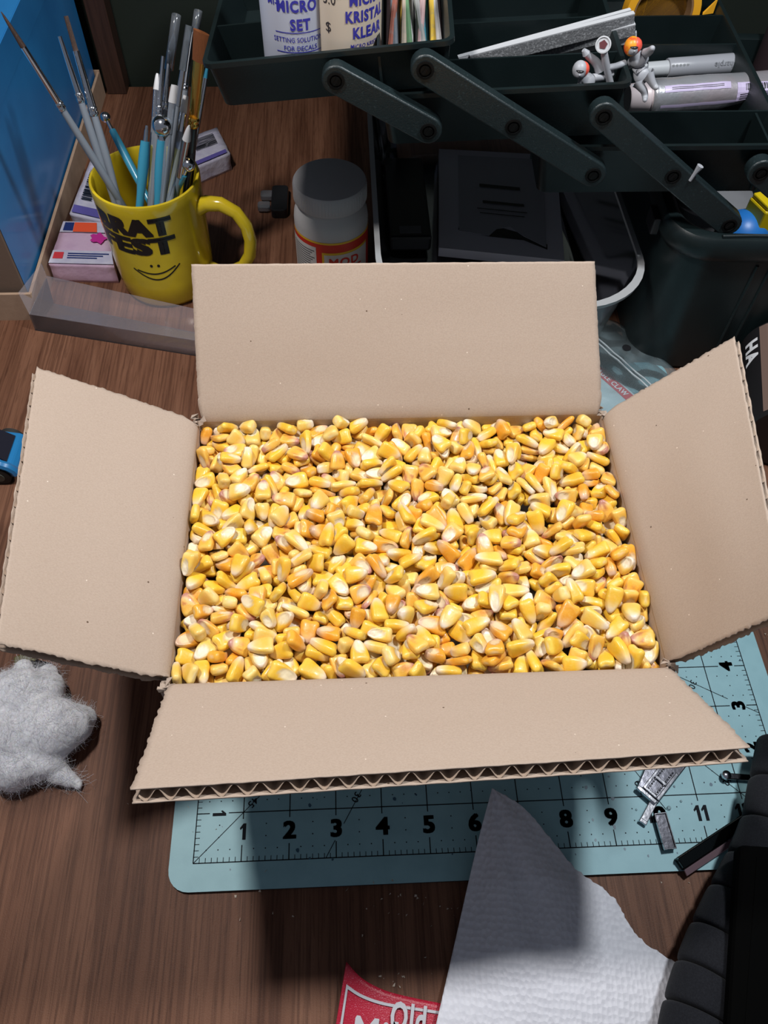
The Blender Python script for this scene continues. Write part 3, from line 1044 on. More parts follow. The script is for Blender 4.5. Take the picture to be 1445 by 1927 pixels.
for nm, lab, top, zt, sd, bars in (
        ('clay_pack', 'white wrapped clay block with barcode between blue carton and mug', [(131, 402), (200, 418), (215, 300), (172, 296)], 0.7, 9, (0.18, 0.5, 0.25, 0.75)),
        ('clay_pack', 'white wrapped clay block with barcode lying behind the mug handle', [(352, 322), (432, 288), (408, 240), (330, 268)], 0.7, 15, (0.35, 0.85, 0.45, 0.8))):
    root, P, u, v = pack(nm, lab, top, zt, FILM, sd, CG)
    a0, a1, b0, b1 = bars
    R = random.Random(sd)
    ps = []
    x = b0
    while x < b1:
        wd = R.choice((0.008, 0.014, 0.022))
        ps.append(quad(P, a0, a1, x, x + wd, 0.055))
        x += wd + R.choice((0.008, 0.014))
    put('barcode', cat(*ps), BLK, root)
    put('blue_patch', quad(P, 0.05, 0.95, 0.02, 0.14, 0.055), mat('violet_print', (0.12, 0.10, 0.35), 0.4), root)

# ================================================================== CLEAR PLASTIC PACKAGE IN FRONT OF THE MUG
pc = thing('clear_package', 'open clear plastic package lying in front of the mug', 'plastic package', (-4.0, 16.2, 0))
PLA = clear('clear_pet', (0.96, 0.95, 0.96), 0.08, (0.66, 0.6, 0.64), 0.1)
f0, f1 = at(66, 621, 0.02), at(372, 670, 0.02)
fx = (f1 - f0).normalized()
fy = V3((-fx.y, fx.x, 0))
Z = V3((0, 0, 1))
W_ = 6.6
def pq(a, b, c, d, nm, lab=None):
    put(nm, ([a, b, c, d], [(0, 1, 2, 3)]), PLA, pc, solid=0.02, label=lab)
t0, t1 = f0 + Z * 0.62 + fy * 0.05, f0 + fx * W_ + Z * 0.62 + fy * 0.05
pq(f0, f0 + fx * W_, t1, t0, 'front_wall')
pq(t0, t1, t1 + fy * 1.0 + Z * 0.22, t0 + fx * 0.12 + fy * 1.35 + Z * 0.45, 'top_panel')
pq(f0, f0 + fx * W_, f0 + fx * W_ + fy * 0.9, f0 + fy * 1.3, 'base_panel')
pq(f0, t0, t0 + fx * 0.12 + fy * 1.3 + Z * 0.4, f0 + fy * 1.35, 'end_wall')
pq(t0, t0 - fx * 0.35 + fy * 0.35 + Z * 0.5, t0 - fx * 0.05 + fy * 1.55 + Z * 0.75, t0 + fx * 0.12 + fy * 1.35 + Z * 0.45, 'end_flap')

# ================================================================== GLUE JAR
JC = V3((3.07, 19.26, 0))
jr = thing('glue_jar', 'white plastic craft glue jar with grey lid and red yellow label', 'jar', JC)
JW = mat('milky_plastic', (0.50, 0.49, 0.49), 0.4, sss=0.1)
put('jar_body', lathe([(1.05, 0), (1.16, 0.06), (1.21, 0.2), (1.21, 2.05), (1.18, 2.3), (1.08, 2.5), (1.0, 2.6), (1.0, 2.75)], JC, 48), JW, jr, smooth=True)
lid = put('lid', lathe([(1.15, 2.72), (1.17, 2.76), (1.165, 3.28), (1.13, 3.34), (1.08, 3.345)], JC, 64), mat('lid_plastic', (0.42, 0.41, 0.42), 0.45, bump=(600, 0.1, 0.0003)), jr, smooth=True)
put('lid_ribs', cat(*[tube([JC + V3((1.168 * cos(a), 1.168 * sin(a), 2.79)), JC + V3((1.163 * cos(a), 1.163 * sin(a), 3.24))], 0.012, 5) for a in [2 * pi * k / 70 for k in range(70)]]), MATS['lid_plastic'], lid)
ja = math.atan2(CAM.y - JC.y, CAM.x - JC.x)
RJ = 1.213
zt = 1.85
put('label_red', wrap(patch2d(-2.4, 2.4, 0.1 - 0.0, zt, 48), JC, RJ, ja, 0), mat('label_red_print', (0.62, 0.035, 0.02), 0.4), jr, label='red wraparound label')
YEL = mat('label_yellow_print', (0.80, 0.50, 0.03), 0.4)
put('label_line', wrap(patch2d(-2.4, 2.4, zt - 0.07, zt - 0.0, 48), JC, RJ + 0.006, ja, 0), YEL, jr)
put('label_panel', wrap(patch2d(-0.35, 1.4, 0.15, zt - 0.38, 24), JC, RJ + 0.006, ja, 0), YEL, jr, label='yellow panel')
put('label_panel', wrap(patch2d(-0.28, 1.4, 0.15, zt - 0.46, 24), JC, RJ + 0.012, ja, 0), mat('label_white_print', (0.62, 0.60, 0.58), 0.4), jr, label='white panel with red words')
put('label_panel', wrap(patch2d(-2.2, -0.55, 0.15, zt - 0.22, 24), JC, RJ + 0.008, ja, 0), MATS['label_white_print'], jr)
for s, z in (('MOD', 1.10), ('PODGE', 0.70)):
    put('lettering', wrap(text2d(s, 0.30, 0.03, 1.0 if s == 'MOD' else 0.85, 0.1), JC, RJ + 0.02, ja + 0.33, z), MATS['label_red_print'], jr)
ps = [wrap(patch2d(-1.6, -0.62 - 0.08 * (k % 3), 1.45 - 0.09 * k, 1.485 - 0.09 * k, 10, 1), JC, RJ + 0.016, ja, 0) for k in range(14)]
put('text_lines', cat(*ps), mat('grey_print', (0.12, 0.12, 0.13), 0.5), jr)

# ================================================================== SMALL BLACK CLIP BEHIND THE JAR
kc = at(525, 388, 0)
kp = thing('plastic_clip', 'small black plastic clip with two clear tabs on the desk by the jar', 'clip', kc)
KB = mat('black_plastic', (0.012, 0.012, 0.014), 0.35)
put('clip_body', prism(rrect(-0.25, 0.35, -0.75, 0.8, 0.15), kc, X, Y, Z, 0.35), KB, kp, bevel=0.03)
for dx, dy in ((-0.42, 0.42), (-0.5, -0.25)):
    put('clear_tab', prism(rrect(dx - 0.25, dx + 0.2, dy - 0.2, dy + 0.2, 0.1), kc + Z * 0.1, X, Y, Z, 0.15), clear('tab_plastic', (0.7, 0.72, 0.75), 0.4, (0.3, 0.3, 0.32)), kp)
#__NEXT__

# ================================================================== TOOLBOX WITH CANTILEVER TRAYS
TA = rad(-3)
TE, TD = V3((cos(TA), sin(TA), 0)), V3((-sin(TA), cos(TA), 0))      # along the near end, and away from it
TP0 = V3((10, 15, 0))
def tn(u, v, k=0.0):                     # a point of the trays' near-end plane (k inches behind it)
    return atp(u, v, TP0 + TD * k, TD)
PG = mat('dark_green_plastic', (0.0065, 0.0125, 0.0135), 0.40, n=(30, (0.005, 0.0098, 0.0106), 0.4, 0.7), bump=(900, 0.18, 0.0003), spec=0.4)
PGE = mat('scuffed_green_plastic', (0.0085, 0.0165, 0.0185), 0.42, n=(700, (0.05, 0.075, 0.08), 0.60, 0.95), bump=(1200, 0.4, 0.0004))
tb = thing('toolbox', 'dark green plastic cantilever toolbox standing open with three stepped trays', 'toolbox', (14.6, 19.8, 0))
TL_ = 11.0
def tray(tl, tr, h, dividers, name):
    """open tray hung from its near top edge; dividers as (kind, fraction, from, to)"""
    a, b = tn(*tl), tn(*tr)
    e = (b - a).normalized()
    up = TD.cross(-e).normalized()
    if up.z < 0:
        up = -up
    wd = (b - a).length
    th, tp = 0.09, 0.16
    def pt(x, y, z):
        return a + e * x + TD * y + up * z
    ou = [(0, 0), (wd, 0), (wd, TL_), (0, TL_)]
    def ring(inset, z, r=0.22, n=4):
        P = rrect(inset, wd - inset, inset, TL_ - inset, max(0.05, r - inset * 0.3), n)
        return [pt(x, y, z) for x, y in P]
    rings = [ring(tp, -h, 0.3), ring(0.05, -0.16), ring(0.03, -0.12), ring(-0.05, -0.11), ring(-0.05, 0.0), ring(0.055, 0.0), ring(0.09, -0.1), ring(tp + th, -h + 0.08, 0.3)]
    V = [p for r in rings for p in r]
    n = len(rings[0])
    F = [(i * n + k, i * n + (k + 1) % n, (i + 1) * n + (k + 1) % n, (i + 1) * n + k) for i in range(len(rings) - 1) for k in range(n)]
    F += [tuple(reversed(range(n))), tuple(range((len(rings) - 1) * n, len(rings) * n))]
    o = put(name, (V, F), PG, tb, smooth=True)
    for kind, f, c0, c1, zt in dividers:
        if kind == 'x':                  # wall across, at depth f
            g = hexa([pt(c0 * wd + 0.1, f - 0.03, -h + 0.06), pt(c1 * wd - 0.1, f - 0.03, -h + 0.06), pt(c1 * wd - 0.1, f + 0.03, -h + 0.06), pt(c0 * wd + 0.1, f + 0.03, -h + 0.06),
                      pt(c0 * wd + 0.05, f - 0.03, zt), pt(c1 * wd - 0.05, f - 0.03, zt), pt(c1 * wd - 0.05, f + 0.03, zt), pt(c0 * wd + 0.05, f + 0.03, zt)])
        else:                            # wall running away, at fraction f
            g = hexa([pt(f * wd - 0.03, c0 + 0.06, -h + 0.06), pt(f * wd + 0.03, c0 + 0.06, -h + 0.06), pt(f * wd + 0.03, c1 - 0.1, -h + 0.06), pt(f * wd - 0.03, c1 - 0.1, -h + 0.06),
                      pt(f * wd - 0.03, c0 + 0.06, zt), pt(f * wd + 0.03, c0 + 0.06, zt), pt(f * wd + 0.03, c1 - 0.1, zt), pt(f * wd - 0.03, c1 - 0.1, zt)])
        put('divider', g, PG, o)
    return o, pt, wd
def depth_of(u, v, tl, tr):
    """how far behind the near end a point of the tray's rim plane lies"""
    a, b = tn(*tl), tn(*tr)
    e = (b - a).normalized()
    nrm = TD.cross(-e).normalized()
    return (atp(u, v, a, nrm) - a).dot(TD)
T1, T2, T3 = ((383, 120), (852, 74)), ((712, 178), (1187, 155)), ((1015, 275), (1486, 271))
d1 = depth_of(445, 42, *T1)
tray1, pt1, w1 = tray(*T1, 1.1, [('x', d1, 0.0, 0.70, -0.04), ('y', 0.705, 0, 6.0, -0.04), ('x', d1 + 3, 0, 0.7, -0.04)], 'tray')
d2a, d2b = depth_of(1015, 101, *T2), depth_of(1015, 33, *T2)
tray2, pt2, w2 = tray(*T2, 1.35, [('x', d2a, 0, 1, -0.04), ('x', d2b, 0, 1, -0.04), ('x', d2b + 3, 0, 1, -0.04)], 'tray')
d3a, d3b, d3c = depth_of(1300, 206, *T3), depth_of(1290, 80, *T3), depth_of(1285, 26, *T3)
tray3, pt3, w3 = tray(*T3, 1.4, [('x', d3a, 0, 1, -0.05), ('x', d3b, 0, 1, -0.05), ('x', d3c, 0, 1, -0.05), ('y', 0.93, 0, d3a, -0.05)], 'tray')
def arm(pts, wd=0.66, front=0.36):
    """flat link along pivot pixels on the near-end plane"""
    off = 0.07 + front
    q = [tn(u, v, -off) + TD * off for u, v in pts]
    d = (q[-1] - q[0]).normalized()
    nrm = TD.cross(d).normalized()
    if nrm.z < 0:
        nrm = -nrm
    L = (q[-1] - q[0]).length
    r = wd / 2
    P = [(r * cos(rad(90 + 180 * k / 10)), r * sin(rad(90 + 180 * k / 10))) for k in range(11)] + [(L + r * cos(rad(-90 + 180 * k / 10)), r * sin(rad(-90 + 180 * k / 10))) for k in range(11)]
    o = put('arm', prism(P, q[0] - TD * 0.07, d, nrm, -TD, front), PGE, tb, smooth=True, bevel=0.04)
    for p in q:
        c = p - TD * (0.07 + front)
        ln_ = (p - q[0]).length
        put('rivet', cat(lathe([(0.2, 0), (0.2, 0.03), (0.15, 0.035), (0.145, 0.0), (0.12, 0.0), (0.11, 0.025)], c, 20, -TD), obox(c - TD * 0.03, d, nrm, TD, 0.06, 0.2, 0.03)), mat('rivet_black', (0.003, 0.003, 0.003), 0.5, spec=0.2), o, smooth=True)
    return o
sh = lambda L: L
arm(sh([(632, 152), (806, 247)]))
arm(sh([(800, 132), (966, 239), (1116, 330)]))
arm(sh([(1136, 220), (1266, 332), (1372, 424)]))
arm(sh([(1432, 326), (1560, 440)]))
# base bin with its flared, rounded rim
bx, by, bw, bl = 12.25, 14.05, 8.0, 11.6
def bring(inset, z, r=1.25):
    P = rrect(inset, bw - inset, inset, bl - inset, max(0.3, r - inset * 0.5), 8)
    o = V3((bx, by, 0))
    return [o + TE * x + TD * y + Z * z for x, y in P]
rings = [bring(0.22, 0.0), bring(0.12, 0.12), bring(0.14, 4.1), bring(0.02, 4.22), bring(-0.04, 4.4), bring(-0.02, 4.75), bring(0.06, 4.86), bring(0.28, 4.9), bring(0.42, 4.82), bring(0.46, 4.4), bring(0.52, 3.9), bring(0.75, 0.2)]
n = len(rings[0])
V = [p for r in rings for p in r]
F = [(i * n + k, i * n + (k + 1) % n, (i + 1) * n + (k + 1) % n, (i + 1) * n + k) for i in range(len(rings) - 1) for k in range(n)] + [tuple(reversed(range(n))), tuple(range((len(rings) - 1) * n, len(rings) * n))]
base = put('base_bin', (V, F), PG, tb, smooth=True)
put('rim_ridge', tube([V3((bx, by, 4.9)) + TE * x + TD * y for x, y in ((1.3, 0.16), (2.2, 0.22), (3.4, 0.2), (5.2, 0.2))], 0.05, 8), PG, base, smooth=True)
for x in (2.6, 3.0):
    put('end_rib', tube([V3((bx, by, 0.3)) + TE * x + TD * 0.12, V3((bx, by, 4.0)) + TE * x + TD * 0.13], 0.05, 8), PG, base, smooth=True)
put('side_latch', obox(V3((bx - 0.02, by + 1.6, 4.35)), TE, TD, Z, 0.25, 0.7, 0.5), KB, base, bevel=0.05)

# things standing in the base of the toolbox
def inbase(u, v, z):
    return at(u, v, z)
c = at(1405, 432, 4.0)
put('blue_ball', ball((c.x + 0.1, c.y + 0.3, 3.6), 0.72, 24, 16), mat('blue_rubber', (0.02, 0.19, 0.60), 0.4, bump=(300, 0.1, 0.0004)), smooth='all',
    tagged=('bright blue rounded cap lying in the base of the toolbox', 'cap'))
c = at(1432, 395, 4.6)
yb = thing('yellow_block', 'bright yellow plastic block beside the blue cap in the toolbox', 'block', (c.x + 0.15, c.y + 0.1, 0.25))
put('block_body', obox(V3((c.x + 0.35, c.y + 0.3, 2.5)), V3((0.94, 0.3, 0)), V3((-0.3, 0.94, 0)), Z, 0.85, 0.8, 4.3), mat('yellow_plastic', (0.80, 0.58, 0.01), 0.35), yb, bevel=0.06)
put('block_lid', obox(V3((c.x + 0.35, c.y + 0.3, 4.72)), V3((0.94, 0.3, 0)), V3((-0.3, 0.94, 0)), Z, 0.78, 0.74, 0.14), MATS['yellow_plastic'], yb, bevel=0.04)
c = at(1325, 388, 4.0)
gt = thing('clear_tub', 'cloudy clear plastic tub behind the blue cap in the toolbox', 'tub', (c.x + 0.5, c.y + 0.9, 0.25))
put('tub_body', lathe([(0.95, 0.25), (1.05, 0.4), (1.15, 3.6), (1.2, 3.62), (1.2, 3.75), (1.1, 3.75), (1.08, 3.6), (0.95, 0.45)], (c.x + 0.5, c.y + 0.9, 0), 32), clear('cloudy_plastic', (0.75, 0.76, 0.78), 0.5, (0.45, 0.45, 0.47)), gt, smooth=True)
put('tub_lid', lathe([(1.22, 3.76), (1.22, 3.95), (1.15, 3.99)], (c.x + 0.5, c.y + 0.9, 0), 32), MATS['cloudy_plastic'], gt, smooth=True)
q0, q1 = tn(1298, 340, -0.45), tn(1318, 312, -0.45)
put('sprue_stub', tube([q0, q0.lerp(q1, 0.5) + Z * 0.02, q1], [0.04, 0.05, 0.09], 8), mat('grey_styrene', (0.36, 0.37, 0.40), 0.45, bump=(500, 0.1, 0.0003)), smooth=True,
    tagged=('tiny grey plastic stub balanced on a toolbox arm', 'stub'))

# ------------------------------------------------ bottles in the top tray
def bottle(name, label, px, dy, r, ht, body, lean, lines, extra):
    fl = pt1(0, 0, -1.0)
    b = at(*px, fl.z + 0.05 + 0.05)
    top = tn(*px)
    ex = (pt1(1, 0, 0) - pt1(0, 0, 0))
    x = (tn(px[0], px[1]) - pt1(0, 0, 0)).dot(ex)
    c = pt1(x, dy, -1.0)
    root = thing(name, label, 'bottle', c)
    put('bottle_body', lathe([(r * 0.92, 0), (r, 0.06), (r, ht), (r * 0.9, ht + 0.25), (r * 0.45, ht + 0.5), (r * 0.42, ht + 0.7)], c, 40), body, root, smooth=True)
    put('bottle_cap', lathe([(r * 0.5, ht + 0.62), (r * 0.5, ht + 1.0), (r * 0.25, ht + 1.15), (r * 0.12, ht + 1.9)], c, 24), WRUB, root, smooth=True)
    a0 = math.atan2(CAM.y - c.y, CAM.x - c.x)
    for s, h, z, off, m_, bold, wide in lines:
        put('lettering', wrap(text2d(s, h, bold, wide, 0.12), c, r + 0.008, a0 + off, c.z + z + lean), m_, root)
    for x0, x1, z, h in extra:
        put('print_bar', wrap(patch2d(x0, x1, 0, h, 14, 1), c, r + 0.007, a0, c.z + z + lean), BPR, root)
    return root
BPR = mat('violet_blue_print', (0.035, 0.035, 0.36), 0.4)
INKP = mat('pen_ink', (0.03, 0.025, 0.03), 0.5)
WB = mat('white_bottle_plastic', (0.40, 0.42, 0.50), 0.35, sss=0.05)
CBT = mat('cream_bottle_plastic', (0.55, 0.47, 0.38), 0.35, sss=0.05)
bottle('decal_bottle', 'white plastic bottle lettered MICRO SET standing in the top tray', (542, 100), 0.98, 0.80, 3.1, WB, -0.42,
       [('MI-1', 0.12, 2.42, -0.62, BPR, 0.02, 1.0), ('MICRO', 0.22, 2.36, 0.05, BPR, 0.04, 0.85), ('SET', 0.22, 1.98, 0.12, BPR, 0.04, 0.85), ('SETTING SOLUTION', 0.10, 1.66, 0.05, BPR, 0.01, 0.85), ('FOR DECALS', 0.10, 1.48, 0.1, BPR, 0.01, 0.9),
        ('SOFTENS DECALS', 0.10, 1.24, 0.08, BPR, 0.01, 0.85), ('AND IMPROVES', 0.10, 1.08, 0.1, BPR, 0.01, 0.9), ('ADHESION', 0.10, 0.92, 0.12, BPR, 0.01, 0.9)],
       [(-0.55, 0.6, 2.62, 0.2), (-0.5, 0.75, 1.80, 0.02), (-0.5, 0.75, 1.38, 0.02)])
bottle('glue_bottle', 'cream plastic bottle lettered MICRO KRISTAL KLEAR standing in the top tray', (640, 92), 0.98, 0.80, 3.1, CBT, -0.55,
       [('MI-9', 0.11, 2.60, -0.12, BPR, 0.02, 1.0), ('MICRO', 0.22, 2.50, 0.62, BPR, 0.04, 0.8), ('KRISTAL', 0.22, 2.16, 0.62, BPR, 0.04, 0.8), ('KLEAR', 0.22, 1.82, 0.68, BPR, 0.04, 0.8), ('MICRO KRISTAL', 0.085, 1.54, 0.62, BPR, 0.01, 0.9),
        ('FLEXIBLE CLEAR', 0.085, 1.38, 0.62, BPR, 0.01, 0.9), ('ADHESIVE AND', 0.085, 1.22, 0.64, BPR, 0.01, 0.9), ('WINDOW MAKER', 0.085, 1.06, 0.66, BPR, 0.01, 0.9), ('$', 0.2, 1.92, -0.55, INKP, 0.0, 1.0), ('5.0', 0.22, 2.5, -0.5, INKP, 0.0, 0.8)],
       [(0.0, 1.1, 2.75, 0.18)])
# ------------------------------------------------ painted wooden sticks in the right compartment of the top tray
cols = [('pale pink', (0.55, 0.36, 0.36)), ('weathered grey', (0.33, 0.33, 0.32)), ('bright yellow', (0.72, 0.48, 0.06)), ('white', (0.58, 0.57, 0.56)), ('silver grey', (0.38, 0.39, 0.41)), ('sky blue', (0.10, 0.42, 0.55)), ('olive green', (0.20, 0.22, 0.07)), ('dusty rose', (0.42, 0.28, 0.27)), ('brick red', (0.30, 0.10, 0.07)), ('slate grey', (0.16, 0.18, 0.21)), ('pale tan', (0.46, 0.38, 0.30)), ('leaf green', (0.13, 0.26, 0.13))]
xs0, xs1 = w1 * 0.705 + 0.16, w1 - 0.26
for k in range(16):
    nm, cc = cols[k % len(cols)]
    f = (k % 8) / 7
    lay = k // 8
    r = 0.078
    x = xs0 + (xs1 - xs0) * f
    z = -1.1 + 0.18 + lay * 0.165 + 0.004 * (k % 3)
    y0 = 0.42 + 0.16 * ((k * 7) % 5) / 5
    y1 = 4.6 + 0.3 * ((k * 5) % 4)
    sk = random.uniform(-0.05, 0.05) if lay == 0 else random.uniform(-0.3, 0.3)
    p, q = pt1(x, y0, z), pt1(min(max(x + sk, xs0), xs1), y1, z + (0.45 if lay else 0.28) + 0.02 * (k % 4))
    u = (q - p).normalized()
    tm = mat('paint_' + nm.replace(' ', '_'), cc, 0.6, n=(260, tuple(0.6 * c_ + 0.1 for c_ in cc), 0.5, 0.8), bump=(500, 0.2, 0.0005))
    nmrow = 'upper' if lay else 'lower'
    root = thing('paint_stick', '%s stained wooden paint stick in the %s row of the top tray' % (nm, nmrow), 'paint stick', p, 'painted wooden sticks in the top tray')
    put('stick_shaft', tube([p + u * 0.02, p + u * 0.55, q], [r * 0.9, r, r], 8), tm, root, smooth=True)
    put('painted_end', tube([p - u * 0.02, p + u * 0.28], [r * 0.8, r * 1.08], 8), mat('paint_tip_' + str(k % 5), cols[(k * 5 + 3) % len(cols)][1], 0.5), root, smooth=True)

# ------------------------------------------------ plastic strips in the middle tray
STY = MATS['grey_styrene']
WST = mat('white_styrene', (0.52, 0.53, 0.55), 0.4, bump=(500, 0.1, 0.0003))
DST = mat('silver_foil_strip', (0.20, 0.205, 0.215), 0.4, 0.2, n=(700, (0.5, 0.51, 0.53), 0.50, 0.75), bump=(900, 0.5, 0.0006))
for k, (a, za, b, zb, t, hh, m_, lab) in enumerate((
        ((862, 111), 7.95, (1186, 22), 8.85, 0.10, 0.09, WST, 'white plastic strip lying topmost across the middle tray'),
        ((884, 116), 7.88, (1192, 38), 8.74, 0.12, 0.34, DST, 'broad speckled silver strip under the white one in the middle tray'),
        ((935, 118), 7.70, (1194, 54), 8.55, 0.16, 0.26, DST, 'narrow speckled silver strip next to the tray divider'),
        ((980, 112), 7.55, (1198, 70), 8.36, 0.10, 0.22, WST, 'white edged plastic strip nearest the small figures'),
        ((866, 114), 7.72, (1010, 74), 8.05, 0.07, 0.14, WST, 'short white plastic strip at the end of the strip bundle'))):
    p, q = at(*a, za), at(*b, zb)
    d = (q - p).normalized()
    sd = d.cross(Z).normalized()
    up = sd.cross(d).normalized()
    root = thing('plastic_strip', lab, 'strip', p, 'plastic strips in the middle tray')
    put('strip_bar', obox((p + q) / 2, d, sd, up, (q - p).length, t * 1.25, hh), m_, root, bevel=0.015)
    put('white_edge', obox((p + q) / 2 + up * (hh / 2 + 0.012), d, sd, up, (q - p).length, t * 1.25, 0.025), WST, root)

# ------------------------------------------------ grey styrene driver figures and their sprue
def figure(name, label, J, edges, rads, helmet, hr, hm, hm2, vis):
    root = thing(name, label, 'figure', J['seat'])
    names = list(J)
    me = bpy.data.meshes.new('figure_body')
    o0 = J['seat']
    me.from_pydata([(J[k] - o0) * S for k in names], [(names.index(a), names.index(b)) for a, b in edges], [])
    o = bpy.data.objects.new('figure_body', me)
    col.objects.link(o)
    o.parent = root
    ORG[o] = o0
    sk = o.modifiers.new('skin', 'SKIN')
    sk.use_smooth_shade = True
    o.modifiers.new('smooth', 'SUBSURF').render_levels = 2
    me.skin_vertices[0].data[0].use_root = True
    for i, k in enumerate(names):
        me.skin_vertices[0].data[i].radius = (rads[k] * S, rads[k] * S)
        me.skin_vertices[0].data[i].use_root = (k == 'seat')
    me.materials.append(STY)
    h = put('helmet', ball(helmet, hr, 20, 14, 0.92, 1.0, 1.05), hm, root, smooth='all')
    face = (CAM - helmet).normalized()
    face = (face + V3(vis)).normalized()
    put('face_opening', ball(helmet + face * hr * 0.55 - Z * hr * 0.25, hr * 0.62, 14, 10), STY, h, smooth='all')
    put('nose', ball(helmet + face * hr * 1.15 - Z * hr * 0.3, hr * 0.14, 8, 6), STY, h, smooth='all')
    put('goggle_band', ball(helmet + face * hr * 0.62 + Z * hr * 0.12, hr * 0.55, 14, 10, 1, 1, 0.35), KB, h, smooth='all')
    put('colour_panel', ball(helmet + hm2[1], hr * 0.9, 16, 12), hm2[0], h, smooth='all')
    return root
ORG_ = mat('orange_yellow_paint', (0.85, 0.33, 0.02), 0.4, n=(300, (0.80, 0.10, 0.02), 0.45, 0.6))
REDP = mat('red_orange_paint', (0.80, 0.10, 0.06), 0.4)
y2 = 15.9
fj = {k: aty(u, v, y2 + dy) for k, (u, v, dy) in {
    'seat': (1206, 138, 0), 'chest': (1203, 112, -0.05), 'neck': (1196, 101, -0.05), 'chin': (1192, 95, -0.05),
    'shr': (1190, 113, 0.1), 'elr': (1184, 124, 0.25), 'hdr': (1162, 128, 0.35),
    'shl': (1211, 101, -0.05), 'ell': (1222, 97, -0.25), 'hdl': (1229, 89, -0.45),
    'kner': (1201, 158, -0.45), 'shinr': (1213, 172, -0.5), 'ftr': (1214, 184, -0.55), 'toer': (1213, 190, -0.75),
    'knel': (1222, 143, -0.5), 'shinl': (1228, 158, -0.55), 'ftl': (1234, 165, -0.6), 'toel': (1238, 166, -0.7)}.items()}
fr_ = dict(seat=.19, chest=.22, neck=.09, chin=.08, shr=.12, elr=.09, hdr=.07, shl=.12, ell=.1, hdl=.065, kner=.12, shinr=.09, ftr=.075, toer=.05, knel=.12, shinl=.09, ftl=.075, toel=.05)
fe = [('seat', 'chest'), ('chest', 'neck'), ('neck', 'chin'), ('chest', 'shr'), ('shr', 'elr'), ('elr', 'hdr'), ('chest', 'shl'), ('shl', 'ell'), ('ell', 'hdl'), ('seat', 'kner'), ('kner', 'shinr'), ('shinr', 'ftr'), ('ftr', 'toer'), ('seat', 'knel'), ('knel', 'shinl'), ('shinl', 'ftl'), ('ftl', 'toel')]
hc = aty(1189, 87, y2)
figure('driver_figure', 'small grey plastic driver figure with orange helmet sitting on the tray edge', fj, fe, fr_, hc, 0.20, ORG_, (REDP, V3((0.05, -0.01, 0.02))), (0.35, 0, -0.2))
y1_ = 15.55
gj = {k: aty(u, v, y1_ + dy) for k, (u, v, dy) in {
    'seat': (1106, 172, 0.1), 'chest': (1105, 152, 0), 'neck': (1099, 143, 0), 'chin': (1096, 138, 0),
    'shr': (1093, 150, 0), 'elr': (1091, 162, -0.02), 'hdr': (1096, 172, -0.02), 'shl': (1114, 147, 0.05), 'ell': (1128, 146, 0.1), 'hdl': (1142, 146, 0.15),
    'kner': (1098, 184, 0.1), 'ftr': (1100, 190, 0.3), 'knel': (1116, 184, 0.2), 'ftl': (1120, 190, 0.4)}.items()}
gr_ = dict(seat=.17, chest=.2, neck=.09, chin=.08, shr=.11, elr=.09, hdr=.06, shl=.11, ell=.09, hdl=.06, kner=.11, ftr=.06, knel=.11, ftl=.06)
ge = [('seat', 'chest'), ('chest', 'neck'), ('neck', 'chin'), ('chest', 'shr'), ('shr', 'elr'), ('elr', 'hdr'), ('chest', 'shl'), ('shl', 'ell'), ('ell', 'hdl'), ('seat', 'kner'), ('kner', 'ftr'), ('seat', 'knel'), ('knel', 'ftl')]
hc = aty(1091, 131, y1_)
figure('driver_figure', 'small grey plastic driver figure with white and red helmet inside the middle tray', gj, ge, gr_, hc, 0.19, STY, (REDP, V3((0.06, 0.02, 0.0))), (0.1, 0, -0.3))
sp = thing('plastic_sprue', 'grey plastic sprue with round disc standing between the two driver figures', 'sprue', aty(1149, 170, 15.6))
ysp = 15.65
put('runner', tube([aty(u, v, ysp) for u, v in ((1150, 165), (1144, 140), (1140, 120), (1136, 96))], [0.085, 0.085, 0.09, 0.08], 10), STY, sp, smooth=True)
put('branch', tube([aty(1143, 128, ysp), aty(1158, 125, ysp + 0.1), aty(1176, 119, ysp + 0.2)], [0.08, 0.075, 0.08], 10), STY, sp, smooth=True)
dc = aty(1135, 84, ysp)
dsk = put('disc', lathe([(0.17, -0.03), (0.18, 0.0), (0.18, 0.03), (0.15, 0.035), (0.145, 0.015)], dc, 24, (CAM - dc).normalized()), WST, sp, smooth=True)
put('disc_mark', lathe([(0.10, 0.02), (0.10, 0.028)], dc, 5, (CAM - dc).normalized()), mat('dark_red_mark', (0.12, 0.03, 0.035), 0.5), dsk)
lg = thing('loose_leg', 'loose grey plastic figure leg leaning on the sprue in the middle tray', 'figure leg', aty(1128, 132, 15.75))
put('leg_piece', tube([aty(1100, 97, 15.75), aty(1106, 104, 15.75), aty(1118, 114, 15.75), aty(1125, 122, 15.75), aty(1129, 134, 15.72)], [0.07, 0.085, 0.10, 0.115, 0.12], 10), STY, lg, smooth=True)
put('boot', tube([aty(1098, 94, 15.72), aty(1103, 101, 15.72)], [0.05, 0.095], 10), STY, lg, smooth=True)
put('styrene_nub', ball(aty(1149, 138, 15.78), 0.09, 12, 8), WST, smooth='all', tagged=('small round white plastic nub beside the sprue in the tray', 'plastic nub'))

